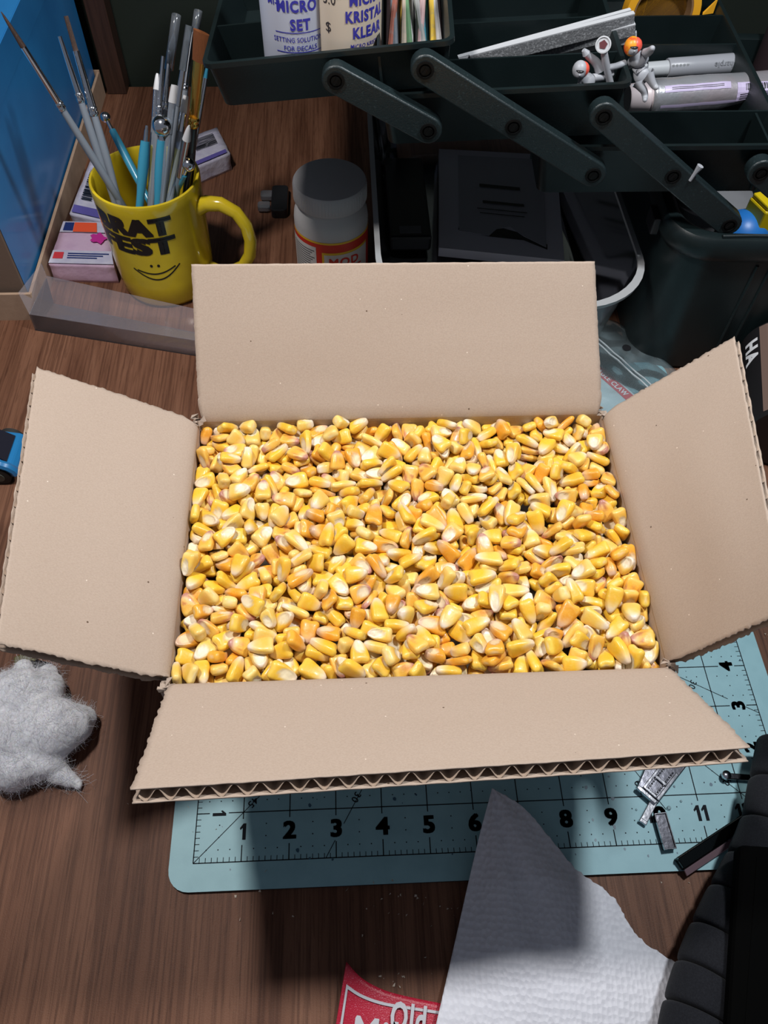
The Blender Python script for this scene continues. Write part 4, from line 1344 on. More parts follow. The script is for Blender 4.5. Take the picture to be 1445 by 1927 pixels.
# ------------------------------------------------ marker, glue tube and tape in the lower tray
zt3 = pt3(0, 0, 0).z
mk = thing('marker_pen', 'silver grey marker pen lying in the lower tray behind the glue tube', 'marker', at(1300, 130, zt3 - 0.3))
p, q = at(1206, 132, zt3 - 0.35), at(1398, 119, zt3 - 0.3)
d = (q - p).normalized()
L = (q - p).length
MGR = mat('marker_grey', (0.28, 0.29, 0.32), 0.35)
MG2 = mat('marker_light_grey', (0.42, 0.44, 0.46), 0.35)
put('grip_section', tube([p, p + d * L * 0.25], [0.2, 0.21], 20), MG2, mk, smooth=True)
cap = put('cap', tube([p + d * L * k for k in (0.25, 0.26, 0.5, 0.75, 0.95, 0.985, 1.0)], [0.25, 0.265, 0.27, 0.28, 0.285, 0.26, 0.2], 24), MGR, mk, smooth=True)
for k in range(5):
    a = p + d * L * (0.31 + 0.035 * k)
    put('grip_rib', obox(a + (CAM - a).normalized() * 0.265, d, Z, d.cross(Z), 0.06, 0.2, 0.03), MG2, cap, bevel=0.01)
vw = (CAM - (p + d * L * 0.8)).normalized()
vw = (vw - d * vw.dot(d)).normalized()
upv = vw.cross(d).normalized()
put('lettering', flat(text2d('Sharpie', 0.14, 0.01), p + d * L * 0.78 + vw * 0.292, -d, -upv), mat('embossed_grey', (0.19, 0.2, 0.22), 0.4), cap)
gl = thing('glue_tube', 'silver glue tube with lilac labels and white cap in the lower tray', 'glue tube', at(1310, 175, zt3 - 0.5))
p, q = at(1222, 182, zt3 - 0.45), at(1475, 162, zt3 - 0.25)
d = (q - p).normalized()
L = (q - p).length
sd = Z.cross(d).normalized()
upv = d.cross(sd).normalized()
TUBE = mat('silver_tube', (0.42, 0.43, 0.46), 0.3, 0.55, n=(25, (0.5, 0.42, 0.45), 0.45, 0.7), bump=(45, 0.4, 0.004))
def tubept(t, a, ex=0.0):
    rz = 0.44 * (1 - 0.6 * sstep(0.45, 1.0, t)) + ex
    ry = 0.46 * (1 + 0.15 * sstep(0.45, 1.0, t)) + ex
    return p + d * (L * t) + sd * (ry * cos(a)) + upv * (rz * sin(a) + 0.16 * sstep(0.5, 1, t) + 0.02 * nz(t * 9, a))
g = grid(lambda u, v: tubept(v, 2 * pi * u), 28, 24)
V, F = g
F = F + [tuple(reversed(range(28))), tuple(range(24 * 29, 24 * 29 + 28))]
put('tube_body', (V, F), TUBE, gl, smooth='all')
put('tube_cap', tube([p - d * 0.62, p - d * 0.58, p - d * 0.08, p - d * 0.04, p + d * 0.02], [0.33, 0.36, 0.40, 0.36, 0.4], 24), mat('rosy_white_cap', (0.60, 0.52, 0.53), 0.4), gl, smooth=True, label='white screw cap')
LIL = mat('lilac_label', (0.50, 0.43, 0.62), 0.35, coat=0.3)
fa_ = math.atan2((CAM - p).dot(upv), (CAM - p).dot(sd))
def tpatch(t0, t1, a0, a1, ex):
    return grid(lambda u, v: tubept(t0 + (t1 - t0) * u, fa_ + a0 + (a1 - a0) * v, ex), 14, 4)
put('label_panel', tpatch(0.07, 0.55, -0.55, -0.15, 0.012), LIL, gl)
lb = put('label_panel', tpatch(0.60, 1.0, -0.5, 0.7, 0.012), LIL, gl)
put('label_panel', tpatch(0.05, 0.6, 0.55, 0.75, 0.012), LIL, gl)
ps = [tpatch(0.12, 0.5, -0.42 + 0.09 * k, -0.39 + 0.09 * k, 0.02) for k in range(2)] + [tpatch(0.62, 0.95 - 0.05 * k, 0.2 + 0.12 * k, 0.24 + 0.12 * k, 0.02) for k in range(4)]
put('text_lines', cat(*ps), INKP, gl)
R = random.Random(8)
ps, t = [], 0.66
while t < 0.92:
    wd = R.choice((0.004, 0.007, 0.011))
    ps.append(tpatch(t, t + wd, -0.42, 0.0, 0.02))
    t += wd + R.choice((0.004, 0.007))
put('barcode', cat(*ps), BLK, lb)
tpc = at(1252, 62, zt3 - 0.15)
tpc = pt3((tpc - pt3(0, 0, 0)).dot(TE), d3c + 0.5, -0.15)
tr_ = thing('tape_roll', 'roll of orange-yellow masking tape standing in the lower tray', 'tape roll', tpc - Z * 1.1)
ax = V3((0.05, -1, 0.08)).normalized()
put('tape', lathe([(0.92, -0.2), (1.15, -0.2), (1.15, 0.2), (0.92, 0.2), (0.92, -0.2)], tpc, 48, ax), mat('orange_tape', (0.85, 0.40, 0.02), 0.45), tr_, smooth=True)
put('core', lathe([(0.86, -0.2), (0.918, -0.2), (0.918, 0.19), (0.86, 0.19), (0.86, -0.2)], tpc, 48, ax), mat('card_core', (0.22, 0.12, 0.05), 0.8), tr_, smooth=True)
e0 = at(1322, 28, zt3 - 0.05)
put('tape_tail', ([e0, e0 + V3((0.35, 0.1, 0.0)), e0 + V3((0.38, 0.15, 0.4)), e0 + V3((0.0, 0.02, 0.06))], [(0, 1, 2, 3)]), MATS['orange_tape'], tr_, solid=0.02)

# ------------------------------------------------ dark bottle beyond the lower tray
c = at(1440, 120, 4.6)
db = thing('dark_bottle', 'dark brown bottle with printed label standing behind the lower tray', 'bottle', (c.x + 1.0, c.y + 0.6, 0.25))
put('bottle_body', lathe([(0.9, 0.25), (1.0, 0.35), (1.0, 6.2), (0.9, 6.6), (0.4, 7.0), (0.4, 7.4)], (c.x + 1.0, c.y + 0.6, 0), 36), mat('dark_purple_brown', (0.035, 0.022, 0.026), 0.4), db, smooth=True)
ab = math.atan2(CAM.y - c.y, CAM.x - c.x)
put('text_lines', cat(*[wrap(patch2d(-0.7, 0.5, 4.9 + 0.2 * k, 4.95 + 0.2 * k, 12, 1), (c.x + 1.0, c.y + 0.6), 1.01, ab, 0) for k in range(6)]), mat('dull_print', (0.09, 0.07, 0.08), 0.5), db)
#__NEXT__

# ================================================================== CLEAR BIN UNDER THE TRAYS
BN = clear('frosted_bin', (0.80, 0.81, 0.82), 0.16, (0.55, 0.55, 0.56), 0.12)
bn = thing('storage_bin', 'frosted clear plastic storage bin under the toolbox trays', 'bin', (8.3, 17.4, 0.1))
def binring(inset, z, r=2.2):
    P = rrect(4.45 + inset, 12.1 - inset, 13.35 + inset, 26.4 - inset, r, 10)
    return [V3((x, y, z)) for x, y in P]
rings = [binring(0.7, 0.1, 1.7), binring(0.6, 0.16, 1.8), binring(0.08, 3.2)]
n = len(rings[0])
V = [p for r in rings for p in r]
F = [(i * n + k, i * n + (k + 1) % n, (i + 1) * n + (k + 1) % n, (i + 1) * n + k) for i in range(2) for k in range(n)] + [tuple(reversed(range(n)))]
put('bin_wall', (V, F), BN, bn, smooth=True)
rr = [binring(0.08, 3.15), binring(-0.06, 3.15), binring(-0.08, 3.28), binring(0.08, 3.3), binring(0.08, 3.15)]
V = [p for r in rr for p in r]
F = [(i * n + k, i * n + (k + 1) % n, (i + 1) * n + (k + 1) % n, (i + 1) * n + k) for i in range(4) for k in range(n)]
put('bin_rim', (V, F), mat('white_rim_plastic', (0.34, 0.345, 0.35), 0.35), bn, smooth=True, label='thick white rim')
zc_ = 0.55
P = [at(u, v, zc_) for u, v in ((826, 466), (1062, 490), (1046, 292), (826, 280))]
cc = sum(P, V3()) / 4
sb = thing('card_sleeve', 'white card sleeve with thumb notch lying in the storage bin', 'card sleeve', (cc.x, cc.y, 0.2))
put('card_backing', hexa([V3((p.x, p.y, 0.2)) for p in P] + [V3((p.x, p.y, zc_)) for p in P]), mat('white_card', (0.50, 0.49, 0.55), 0.6), sb)
pcs = [at(u, v, zc_ + 0.03) for u, v in ((864, 434), (920, 443), (935, 430), (960, 427), (985, 444), (1028, 465), (1020, 300), (862, 292))]
put('inner_card', (pcs, [tuple(range(8))]), mat('grey_card', (0.34, 0.34, 0.38), 0.6), sb, solid=0.02)
gk = [at(u, v, zc_ + 0.012) for u, v in ((862, 432), (920, 445), (985, 452), (1030, 470), (1030, 460), (985, 440), (935, 426), (864, 424))]
put('dark_slot', (gk, [tuple(range(8))]), KB, sb)
u0 = (P[1] - P[0]).normalized()
v0 = (P[3] - P[0]).normalized()
for k, (pu, pv, wd, hh) in enumerate(((940, 352, 1.5, 0.2), (947, 383, 1.5, 0.16), (945, 396, 1.8, 0.05), (945, 404, 1.6, 0.05))):
    o_ = at(pu, pv, zc_ + 0.06)
    put('print_line', ([o_ - u0 * wd / 2 - v0 * hh / 2, o_ + u0 * wd / 2 - v0 * hh / 2, o_ + u0 * wd / 2 + v0 * hh / 2, o_ - u0 * wd / 2 + v0 * hh / 2], [(0, 1, 2, 3)]), BLK, sb)
c = at(768, 420, 0.2)
bb = thing('black_case', 'small black plastic case lying beside the card sleeve in the bin', 'case', (c.x, c.y + 0.4, 0.2))
put('case_body', box(c.x - 0.75, c.x + 0.7, c.y - 1.6, c.y + 3.2, 0.2, 0.8), KB, bb, bevel=0.1)
put('case_label', box(c.x - 0.4, c.x + 0.35, c.y - 1.4, c.y - 1.0, 0.8, 0.815), MATS['grey_print'], bb)

# ================================================================== HOOK PACKET
hk = thing('hook_packet', 'clear zip packet with red lettered card lying between box and toolbox', 'packet', at(1165, 690, MT))
BAG = clear('bag_film', (0.90, 0.94, 0.95), 0.10, (0.45, 0.55, 0.58), 0.12)
za = 0.28
o_ = at(1150, 680, za)
e1 = (at(1210, 728, za) - at(1118, 648, za)).normalized()
e2 = V3((-e1.y, e1.x, 0))
def bagpt(a, b, z=0.0):
    return V3((o_.x, o_.y, za)) + e1 * a + e2 * b + Z * z
def bagsheet(u, v):
    a = -1.6 + 3.5 * u
    b = -2.0 + 3.35 * v
    cut = 0.35 * max(0, abs(u - 0.5) * 2 - 0.75) * 4 * max(0, (v - 0.82) / 0.18)
    return bagpt(a, b - cut, 0.10 * sin(pi * u) * sin(pi * min(1, v * 1.5)) + 0.05 * nz(a * 2, b * 2) + 0.1 * v)
put('film_front', grid(bagsheet, 24, 24), BAG, hk, smooth='all', solid=0.006)
put('film_back', grid(lambda u, v: bagpt(-1.6 + 3.5 * u, -2.0 + 3.2 * v, -0.12), 6, 6), BAG, hk, smooth='all', solid=0.006)
for k in (0.0, 0.10):
    put('zip_strip', tube([bagsheet(0.02 + 0.96 * t / 10, 0.63 + k * 0.45) + Z * 0.02 for t in range(11)], 0.028, 6), clear('zip_plastic', (0.85, 0.88, 0.9), 0.55, (0.6, 0.66, 0.68)), hk, smooth=True)
n = 14
hcn = (-0.1, 0.72)
hm_ = bagsheet((hcn[0] + 1.6) / 3.5, (hcn[1] + 2) / 3.35)
put('hang_hole', ([hm_ + e1 * 0.14 * cos(2 * pi * k / n) + e2 * 0.14 * sin(2 * pi * k / n) + Z * 0.02 for k in range(n)], [tuple(range(n))]), KB, hk)
cdz = -0.06
put('card', hexa([bagpt(-1.5, -1.9, cdz - 0.03), bagpt(1.8, -1.9, cdz - 0.03), bagpt(1.8, -0.33, cdz - 0.03), bagpt(-1.5, -0.33, cdz - 0.03), bagpt(-1.5, -1.9, cdz), bagpt(1.8, -1.9, cdz), bagpt(1.8, -0.33, cdz), bagpt(-1.5, -0.33, cdz)]), mat('pale_card', (0.42, 0.48, 0.5), 0.5), hk)
tq = at(1150, 718, za + cdz) - V3((o_.x, o_.y, za))
ta, tb_ = tq.dot(e1), tq.dot(e2)
put('red_band', ([bagpt(ta - 1.3, tb_ - 0.16, cdz + 0.01), bagpt(ta + 1.2, tb_ - 0.16, cdz + 0.01), bagpt(ta + 1.2, tb_ + 0.16, cdz + 0.01), bagpt(ta - 1.3, tb_ + 0.16, cdz + 0.01)], [(0, 1, 2, 3)]), mat('band_red', (0.50, 0.02, 0.03), 0.4), hk)
put('lettering', flat(text2d('EAGLE CLAW', 0.17, 0.02, 0.85), bagpt(ta, tb_, cdz + 0.02), e1, e2), mat('white_print', (0.7, 0.7, 0.72), 0.5), hk)

# ================================================================== CAN BEHIND THE RIGHT FLAP
c0 = V3((16.15, 11.75, 1.28))
cd_ = V3((0.28, 1, 0)).normalized()
sd_ = V3((cd_.y, -cd_.x, 0))
cn = thing('lying_can', 'dark printed can lying on its side beyond the right box flap', 'can', c0 - Z * 1.28)
put('can_body', tube([c0 - cd_ * 1.7, c0 - cd_ * 1.62, c0 + cd_ * 1.85, c0 + cd_ * 1.93], [1.18, 1.26, 1.26, 1.18], 40), mat('black_can_print', (0.012, 0.011, 0.012), 0.35), cn, smooth=True)
def canpt(t, a, R=1.27):
    return c0 + cd_ * t - sd_ * (R * cos(a)) + Z * (R * sin(a))
def canpatch(t0, t1, a0, a1, R):
    return grid(lambda u, v: canpt(t0 + (t1 - t0) * u, a0 + (a1 - a0) * v, R), 8, 10)
put('brown_panel', canpatch(-1.6, 1.8, 0.62, 2.3, 1.268), mat('brown_can_print', (0.16, 0.105, 0.085), 0.4), cn)
def cantext(s, h, t, a, R, m_, bold=0.03, flip=False):
    Pt, fs = text2d(s, h, bold, 1.0, 0.1)
    sg_ = -1 if flip else 1
    return put('lettering', ([canpt(t - x, a + y / R, R) for x, y in Pt], fs), m_, cn)
cantext('HA', 0.42, 0.95, 0.38, 1.272, MATS['white_print'], 0.05)
cantext('SMIN', 0.22, 0.9, 0.92, 1.274, MATS['white_print'], 0.03)
n = 24
put('emblem', ([canpt(-0.35 + 0.85 * cos(2 * pi * k / n), 1.35 + 0.42 * sin(2 * pi * k / n), 1.278) for k in range(n)], [tuple(range(n))]), mat('dark_teal_print', (0.02, 0.05, 0.055), 0.4), cn)
put('emblem_band', canpatch(-0.75, 0.1, 1.12, 1.28, 1.284), mat('olive_print', (0.16, 0.17, 0.05), 0.45), cn)
cantext('DIO', 0.17, -0.3, 1.2, 1.292, BLK, 0.03)

# ================================================================== TOY CAR
tc_ = V3((-7.12, 10.9, 0))
ca = thing('toy_car', 'blue toy car standing on the desk beside the left box flap', 'toy car', tc_)
cx_, cy_ = V3((1, -0.05, 0)).normalized(), V3((0.05, 1, 0)).normalized()
CBL = mat('car_blue', (0.02, 0.18, 0.42), 0.25, coat=0.6)
def carp(x, y, z):
    return tc_ + cx_ * x + cy_ * y + Z * z
prof_ = [(-1.5, 0.22), (1.42, 0.22), (1.5, 0.45), (1.35, 0.62), (0.75, 0.72), (0.35, 0.78), (-0.9, 0.8), (-1.45, 0.66), (-1.55, 0.4)]
put('car_body', prism(prof_, carp(0, 0.62, 0), cx_, Z, -cy_, 1.24), CBL, ca, bevel=0.06)
put('cabin', hexa([carp(-0.65, -0.5, 0.78), carp(1.2, -0.5, 0.66), carp(1.2, 0.5, 0.66), carp(-0.65, 0.5, 0.78), carp(-0.35, -0.42, 1.2), carp(0.7, -0.42, 1.16), carp(0.7, 0.42, 1.16), carp(-0.35, 0.42, 1.2)]), CBL, ca, bevel=0.06)
put('windscreen', hexa([carp(1.17, -0.46, 0.68), carp(1.25, -0.46, 0.67), carp(1.25, 0.46, 0.67), carp(1.17, 0.46, 0.68), carp(0.72, -0.40, 1.14), carp(0.78, -0.40, 1.14), carp(0.78, 0.40, 1.14), carp(0.72, 0.40, 1.14)]), mat('smoked_glass', (0.02, 0.02, 0.03), 0.1), ca)
put('side_window', hexa([carp(-0.4, -0.51, 0.82), carp(1.0, -0.51, 0.76), carp(1.0, -0.48, 0.76), carp(-0.4, -0.48, 0.82), carp(-0.2, -0.455, 1.1), carp(0.66, -0.455, 1.08), carp(0.66, -0.43, 1.08), carp(-0.2, -0.43, 1.1)]), MATS['smoked_glass'], ca)
for x in (-0.95, 0.98):
    for y in (-0.62, 0.62):
        wc = carp(x, y, 0.33)
        if y < 0:
          put('fender', tube([carp(x + 0.46 * cos(a), y, 0.36 + 0.4 * sin(a)) for a in [pi * k / 8 for k in range(9)]], 0.13, 8), CBL, ca, smooth=True)
        wl = put('wheel', lathe([(0.24, -0.14), (0.33, -0.12), (0.33, 0.12), (0.24, 0.14)], wc, 24, cy_), mat('tyre_rubber', (0.015, 0.015, 0.014), 0.7), ca, smooth=True)
        put('hub', lathe([(0.17, -0.152), (0.18, 0.0), (0.17, 0.152)], wc, 16, cy_), mat('hub_olive', (0.09, 0.10, 0.08), 0.5), wl, smooth=True)

# ================================================================== SMALL OLIVE AND BLACK PART BY THE COTTON
c = at(72, 1252, 0)
ol = thing('model_part', 'small olive and black plastic model part behind the cotton tuft', 'model part', c)
put('olive_half', obox(c + V3((-0.25, 0.05, 0.12)), V3((0.9, 0.3, 0)).normalized(), V3((-0.3, 0.9, 0)).normalized(), Z, 0.5, 0.35, 0.24), mat('olive_plastic', (0.10, 0.09, 0.03), 0.5), ol, bevel=0.04)
put('black_half', tube([c + V3((-0.1, 0, 0.13)), c + V3((0.35, -0.12, 0.13))], [0.12, 0.1], 12), KB, ol, smooth=True)

# ================================================================== COTTON TUFT
ct = thing('cotton_tuft', 'fluffy white cotton tuft lying on the desk', 'cotton', (-4.3, 3.0, 0))
COT = mat('cotton_white', (0.80, 0.81, 0.84), 1.0, n=(220, (0.70, 0.71, 0.75), 0.4, 0.8), bump=(420, 0.25, 0.0015), sheen=0.6, sss=0.2, stretch=(1, 0.6, 1))
lobes = [(at(u, v, z), r) for u, v, z, r in ((20, 1395, 0.5, 0.85), (95, 1370, 0.55, 0.72), (125, 1365, 0.45, 0.55), (150, 1352, 0.35, 0.33), (40, 1310, 0.5, 0.62), (85, 1300, 0.42, 0.42), (60, 1285, 0.35, 0.35), (20, 1290, 0.35, 0.38), (90, 1268, 0.26, 0.24), (45, 1258, 0.25, 0.22), (30, 1440, 0.4, 0.55), (85, 1430, 0.35, 0.42), (-40, 1340, 0.5, 0.9), (-60, 1430, 0.4, 0.7), (112, 1455, 0.2, 0.25), (130, 1466, 0.15, 0.18), (147, 1475, 0.1, 0.12), (60, 1455, 0.25, 0.3), (25, 1470, 0.2, 0.25))]
bm = bmesh.new()
for c, r in lobes:
    r_ = min(r, max(0.1, c.z + 0.0) * 1.35)
    g = ball(c, r_, 20, 14, 1.08, 1.0, 0.95)
    bvs = [bm.verts.new(p) for p in g[0]]
    for q in g[1]:
        bm.faces.new([bvs[i] for i in q])
V = []
bm.verts.index_update()
for q in bm.verts:
    p = q.co.copy()
    k = 0.075 * mnoise.fractal(V3((p.x * 2.2, p.y * 2.2, p.z * 2.2)), 1.0, 2.0, 4)
    p += (p - V3((-4.2, 3.0, 0.3))).normalized() * k
    p.z = max(p.z, 0.015)
    V.append(p)
F = [tuple(x.index for x in f.verts) for f in bm.faces]
bm.free()
cb_ = put('cotton_body', (V, F), COT, ct, smooth='all')
q = cb_.modifiers.new('blend', 'REMESH')
q.mode = 'VOXEL'
q.voxel_size = 0.055 * S
q.use_smooth_shade = True
cb_.modifiers.new('soften', 'SMOOTH').iterations = 8
R = random.Random(3)
LW = [r * r for c, r in lobes]
V, F = [], []
for _ in range(15000):
    c, r = R.choices(lobes, LW)[0]
    r = min(r, max(0.1, c.z) * 1.35)
    nv = V3((R.gauss(0, 1), R.gauss(0, 1), R.gauss(0.5, 1))).normalized()
    p = c + nv * r * R.uniform(0.93, 1.04)
    tv = nv.cross(V3((R.gauss(0, 1), R.gauss(0, 1), R.gauss(0, 1)))).normalized()
    L = R.uniform(0.15, 0.5)
    lift = R.uniform(-0.02, 0.07) if R.random() < 0.9 else R.uniform(0.08, 0.22)
    wv = nv.cross(tv) * 0.0016
    b0 = len(V)
    for k in range(5):
        t = k / 4
        q = p + tv * L * t + nv * (lift * sin(pi * t * 0.7)) - nv * (L * L * t * t * 0.35 / max(r, 0.2))
        q = q + V3((nz(q.x * 4, q.y * 4, 1.0), nz(q.x * 4, q.y * 4, 5.0), 0)) * 0.05
        q.z = max(q.z, 0.01)
        V += [q - wv, q + wv]
    for k in range(4):
        F.append((b0 + 2 * k, b0 + 2 * k + 1, b0 + 2 * k + 3, b0 + 2 * k + 2))
put('cotton_fibres', (V, F), COT, cb_, kind='stuff')

# ================================================================== PAPER TOWEL
def cr(P, t):                                    # smooth curve through points
    n = len(P) - 1
    x = min(max(t, 0), 0.99999) * n
    i = int(x)
    f = x - i
    p0, p1, p2, p3 = P[max(i - 1, 0)], P[i], P[i + 1], P[min(i + 2, n)]
    return 0.5 * ((2 * p1) + (p2 - p0) * f + (2 * p0 - 5 * p1 + 4 * p2 - p3) * f * f + (3 * p1 - p0 - 3 * p2 + p3) * f * f * f)
LE = [at(u, v, z) for u, v, z in ((926, 1483, 0.95), (905, 1560, 0.75), (886, 1640, 0.5), (868, 1720, 0.33), (852, 1790, 0.25), (836, 1860, 0.25), (818, 1935, 0.3), (790, 2030, 0.2))]
RE = [at(u, v, z) for u, v, z in ((929, 1486, 0.95), (995, 1530, 0.75), (1080, 1632, 0.45), (1150, 1685, 0.3), (1205, 1768, 0.2), (1290, 1822, 0.12), (1400, 1900, 0.1), (1460, 2030, 0.1))]
LE[0].z = RE[0].z = 0.95
def towel(u, v):
    p = cr(LE, v).lerp(cr(RE, v), u)
    hump = 0.42 * sin(pi * u) ** 1.2 * min(1, v * 3) * (0.55 + 0.45 * sin(3.0 * v + 0.6))
    fold = 0.16 * math.exp(-((u - 0.36 - 0.15 * v) / 0.09) ** 2) * sin(pi * min(1, v * 1.3))
    p.z += hump - fold + 0.05 * nz(u * 4, v * 4, 7.0)
    if u == 1.0:
        d_ = (cr(RE, min(1, v + 0.01)) - cr(RE, max(0, v - 0.01))).normalized()
        p += V3((d_.y, -d_.x, 0)) * -1 * (0.05 * nz(v * 60, 0.0, 3.0) + 0.03 * nz(v * 23, 9.0))
    p.z = max(p.z, 0.14 if p.y > -0.6 else 0.05)
    return p
TW = mat('paper_towel_white', (0.68, 0.68, 0.73), 0.95, n=(300, (0.62, 0.62, 0.67), 0.4, 0.7), spec=0.2)
nt = TW.node_tree
uvn = nt.nodes.new('ShaderNodeTexCoord')
mpn = nt.nodes.new('ShaderNodeMapping')
mpn.inputs['Scale'].default_value = (380, 300, 300)
mpn.inputs['Rotation'].default_value = (0, 0, 0.12)
vor = nt.nodes.new('ShaderNodeTexVoronoi')
vor.voronoi_dimensions = '2D'
vor.inputs['Randomness'].default_value = 0.55
vor.inputs['Scale'].default_value = 1.0
bmp = nt.nodes.new('ShaderNodeBump')
bmp.inputs['Strength'].default_value = 0.6
bmp.inputs['Distance'].default_value = 0.0012
nt.links.new(uvn.outputs['Object'], mpn.inputs['Vector'])
nt.links.new(mpn.outputs['Vector'], vor.inputs['Vector'])
nt.links.new(vor.outputs['Distance'], bmp.inputs['Height'])
nt.links.new(bmp.outputs['Normal'], nt.nodes['Principled BSDF'].inputs['Normal'])
put('paper_towel', grid(towel, 90, 110), TW, smooth='all', solid=0.01, tagged=('torn piece of white embossed paper towel lying over the mat edge', 'paper towel'))

# ================================================================== RED CARD
kd = thing('red_card', 'red card printed with silver frame and old-style lettering, curling at one corner', 'card', at(720, 1890, 0))
A = [at(u, v, 0) for u, v in ((640, 1945), (838, 1990), (868, 1896), (662, 1845))]
A[3] = at(657, 1845, 0.1)
ud, vd = (A[1] - A[0]), (A[3] - A[0])
A2 = [at(652, 1812, 0.45), at(700, 1852, 0.2), at(745, 1872, 0.1), at(850, 1890, 0.08)]
RD = mat('red_glitter_print', (0.42, 0.012, 0.035), 0.3, n=(1800, (0.75, 0.25, 0.36), 0.62, 0.72), bump=(1800, 0.4, 0.0004))
top = [at(652, 1810, 0.35), at(680, 1840, 0.2), at(720, 1862, 0.1), at(770, 1876, 0.07), at(850, 1892, 0.06)]
bot = [at(618, 2010, 0.05), at(660, 2020, 0.05), at(700, 2030, 0.05), at(760, 2040, 0.05), at(860, 2060, 0.05)]
def cardpt(u, v, dz=0.0):
    p = cr(bot, u).lerp(cr(top, u), v)
    return V3((p.x, p.y, p.z + dz))
put('card_sheet', grid(lambda u, v: cardpt(u, v), 24, 16), RD, kd, smooth='all', solid=0.03)
SIL = mat('silver_print', (0.50, 0.50, 0.53), 0.35)
def cstrip(pts, wd, dz):
    V, F = [], []
    for i, (x, y) in enumerate(pts):
        p = V3((x, y, 0))
        a, b = pts[max(i - 1, 0)], pts[min(i + 1, len(pts) - 1)]
        d_ = V3((b[0] - a[0], b[1] - a[1], 0)).normalized()
        n_ = V3((-d_.y, d_.x, 0)) * wd / 2
        V += [p - n_ + Z * dz, p + n_ + Z * dz]
    return V, [(2 * i, 2 * i + 1, 2 * i + 3, 2 * i + 2) for i in range(len(pts) - 1)]
f0_, f1_, f2_ = at(662, 1855, 0.12), at(850, 1893, 0.08), at(648, 1960, 0.05)
f1_ = f0_ + (at(825, 1882, 0.1) - f0_) * 1.15
def cpatch(u0, u1, v0, v1, dz):
    return grid(lambda a, b: cardpt(u0 + (u1 - u0) * a, v0 + (v1 - v0) * b + 0.11 * (u0 + (u1 - u0) * a - 0.07), dz), 16, 10)
put('silver_frame', cat(cpatch(0.07, 1.0, 0.775, 0.81, 0.03), cpatch(0.07, 0.10, 0.0, 0.775, 0.03)), SIL, kd)
eu = (f1_ - f0_)
eu.z = 0
eu.normalize()
ev = V3((-eu.y, eu.x, 0))
put('lettering', flat(text2d('Old', 0.46, 0.03, 0.62), at(768, 1916, 0.14), eu, ev), SIL, kd)
put('lettering', flat(text2d('Mil', 0.5, 0.03, 0.9), at(706, 1948, 0.14), eu, ev), SIL, kd)

# ================================================================== CHROME MODEL PARTS ON THE MAT
CHM = mat('mirror_chrome', (0.70, 0.70, 0.74), 0.10, 1.0, bump=(260, 0.12, 0.0006))
DKC = mat('dark_chrome', (0.10, 0.10, 0.115), 0.16, 1.0, bump=(260, 0.12, 0.0006))
def bar(p, q, wd, h, m_, nm, par, bev=0.02, zoff=0.0):
    d_ = (q - p)
    d_.z = 0
    L_ = d_.length
    d_.normalize()
    s_ = V3((-d_.y, d_.x, 0))
    c_ = (p + q) / 2 + Z * (h / 2 + zoff)
    return put(nm, obox(c_, d_, s_, Z, L_, wd, h), m_, par, bevel=bev), d_, s_
zb = MT + 0.002
p, q = at(1226, 1508, zb), at(1290, 1425, zb)
ch = thing('chrome_grille', 'chrome model truck grille with beaded frame lying on the mat', 'chrome part', p, 'chrome model parts on the mat')
d_ = (q - p).normalized()
s_ = V3((-d_.y, d_.x, 0))
put('grille_plate', hexa([p + s_ * 0.42, p - s_ * 0.12, q - s_ * 0.12, q + s_ * 0.75, p + s_ * 0.42 + Z * 0.12, p - s_ * 0.12 + Z * 0.12, q - s_ * 0.12 + Z * 0.12, q + s_ * 0.75 + Z * 0.12]), DKC, ch, bevel=0.02)
for a0, a1, b0, b1 in ((0.05, 0.85, -0.10, -0.02), (0.05, 0.85, 0.26, 0.33), (0.05, 0.12, -0.02, 0.26), (0.42, 0.50, -0.02, 0.26)):
    put('grille_frame', obox(p + d_ * ((a0 + a1) / 2) + s_ * ((b0 + b1) / 2) + Z * 0.14, d_, s_, Z, a1 - a0, b1 - b0, 0.06), CHM, ch, bevel=0.015)
put('beading', cat(*[ball(p + d_ * (0.15 + 0.065 * k) + s_ * y_ + Z * 0.135, 0.022, 8, 6) for k in range(11) for y_ in (0.02, 0.22)]), CHM, ch, smooth='all')
put('lower_lip', obox(p - d_ * 0.02 + s_ * 0.17 + Z * 0.1, d_, s_, Z, 0.1, 0.5, 0.16), CHM, ch, bevel=0.02)
p2, q2 = at(1208, 1548, zb), at(1232, 1502, zb)
c2 = thing('chrome_bumper_end', 'bright chrome flat bar stretching out from the model grille', 'chrome part', p2, 'chrome model parts on the mat')
bar(p2, q2, 0.17, 0.1, CHM, 'bar', c2)
put('end_block', obox(p2 + Z * 0.06, (q2 - p2).normalized(), V3((-(q2 - p2).y, (q2 - p2).x, 0)).normalized(), Z, 0.1, 0.18, 0.115), CHM, c2, bevel=0.02)
p3, q3 = at(1257, 1600, zb), at(1238, 1534, zb)
c3 = thing('chrome_trough', 'small rectangular chrome tray part lying near number eleven', 'chrome part', p3, 'chrome model parts on the mat')
o3, d3_, s3_ = bar(p3, q3, 0.27, 0.14, DKC, 'trough_body', c3)
for y_ in (-0.125, 0.125):
    put('trough_rim', obox((p3 + q3) / 2 + s3_ * y_ + Z * 0.15, d3_, s3_, Z, (q3 - p3).length, 0.025, 0.05), CHM, c3, bevel=0.008)
for e_ in (p3, q3):
    put('trough_end', obox(e_ + Z * 0.15, d3_, s3_, Z, 0.03, 0.27, 0.05), CHM, c3, bevel=0.008)
p4, q4 = at(1275, 1628, zb), at(1400, 1545, zb)
c4 = thing('chrome_bumper', 'long black chrome channel bumper with painted pink reflections across the mat edge', 'chrome part', p4, 'chrome model parts on the mat')
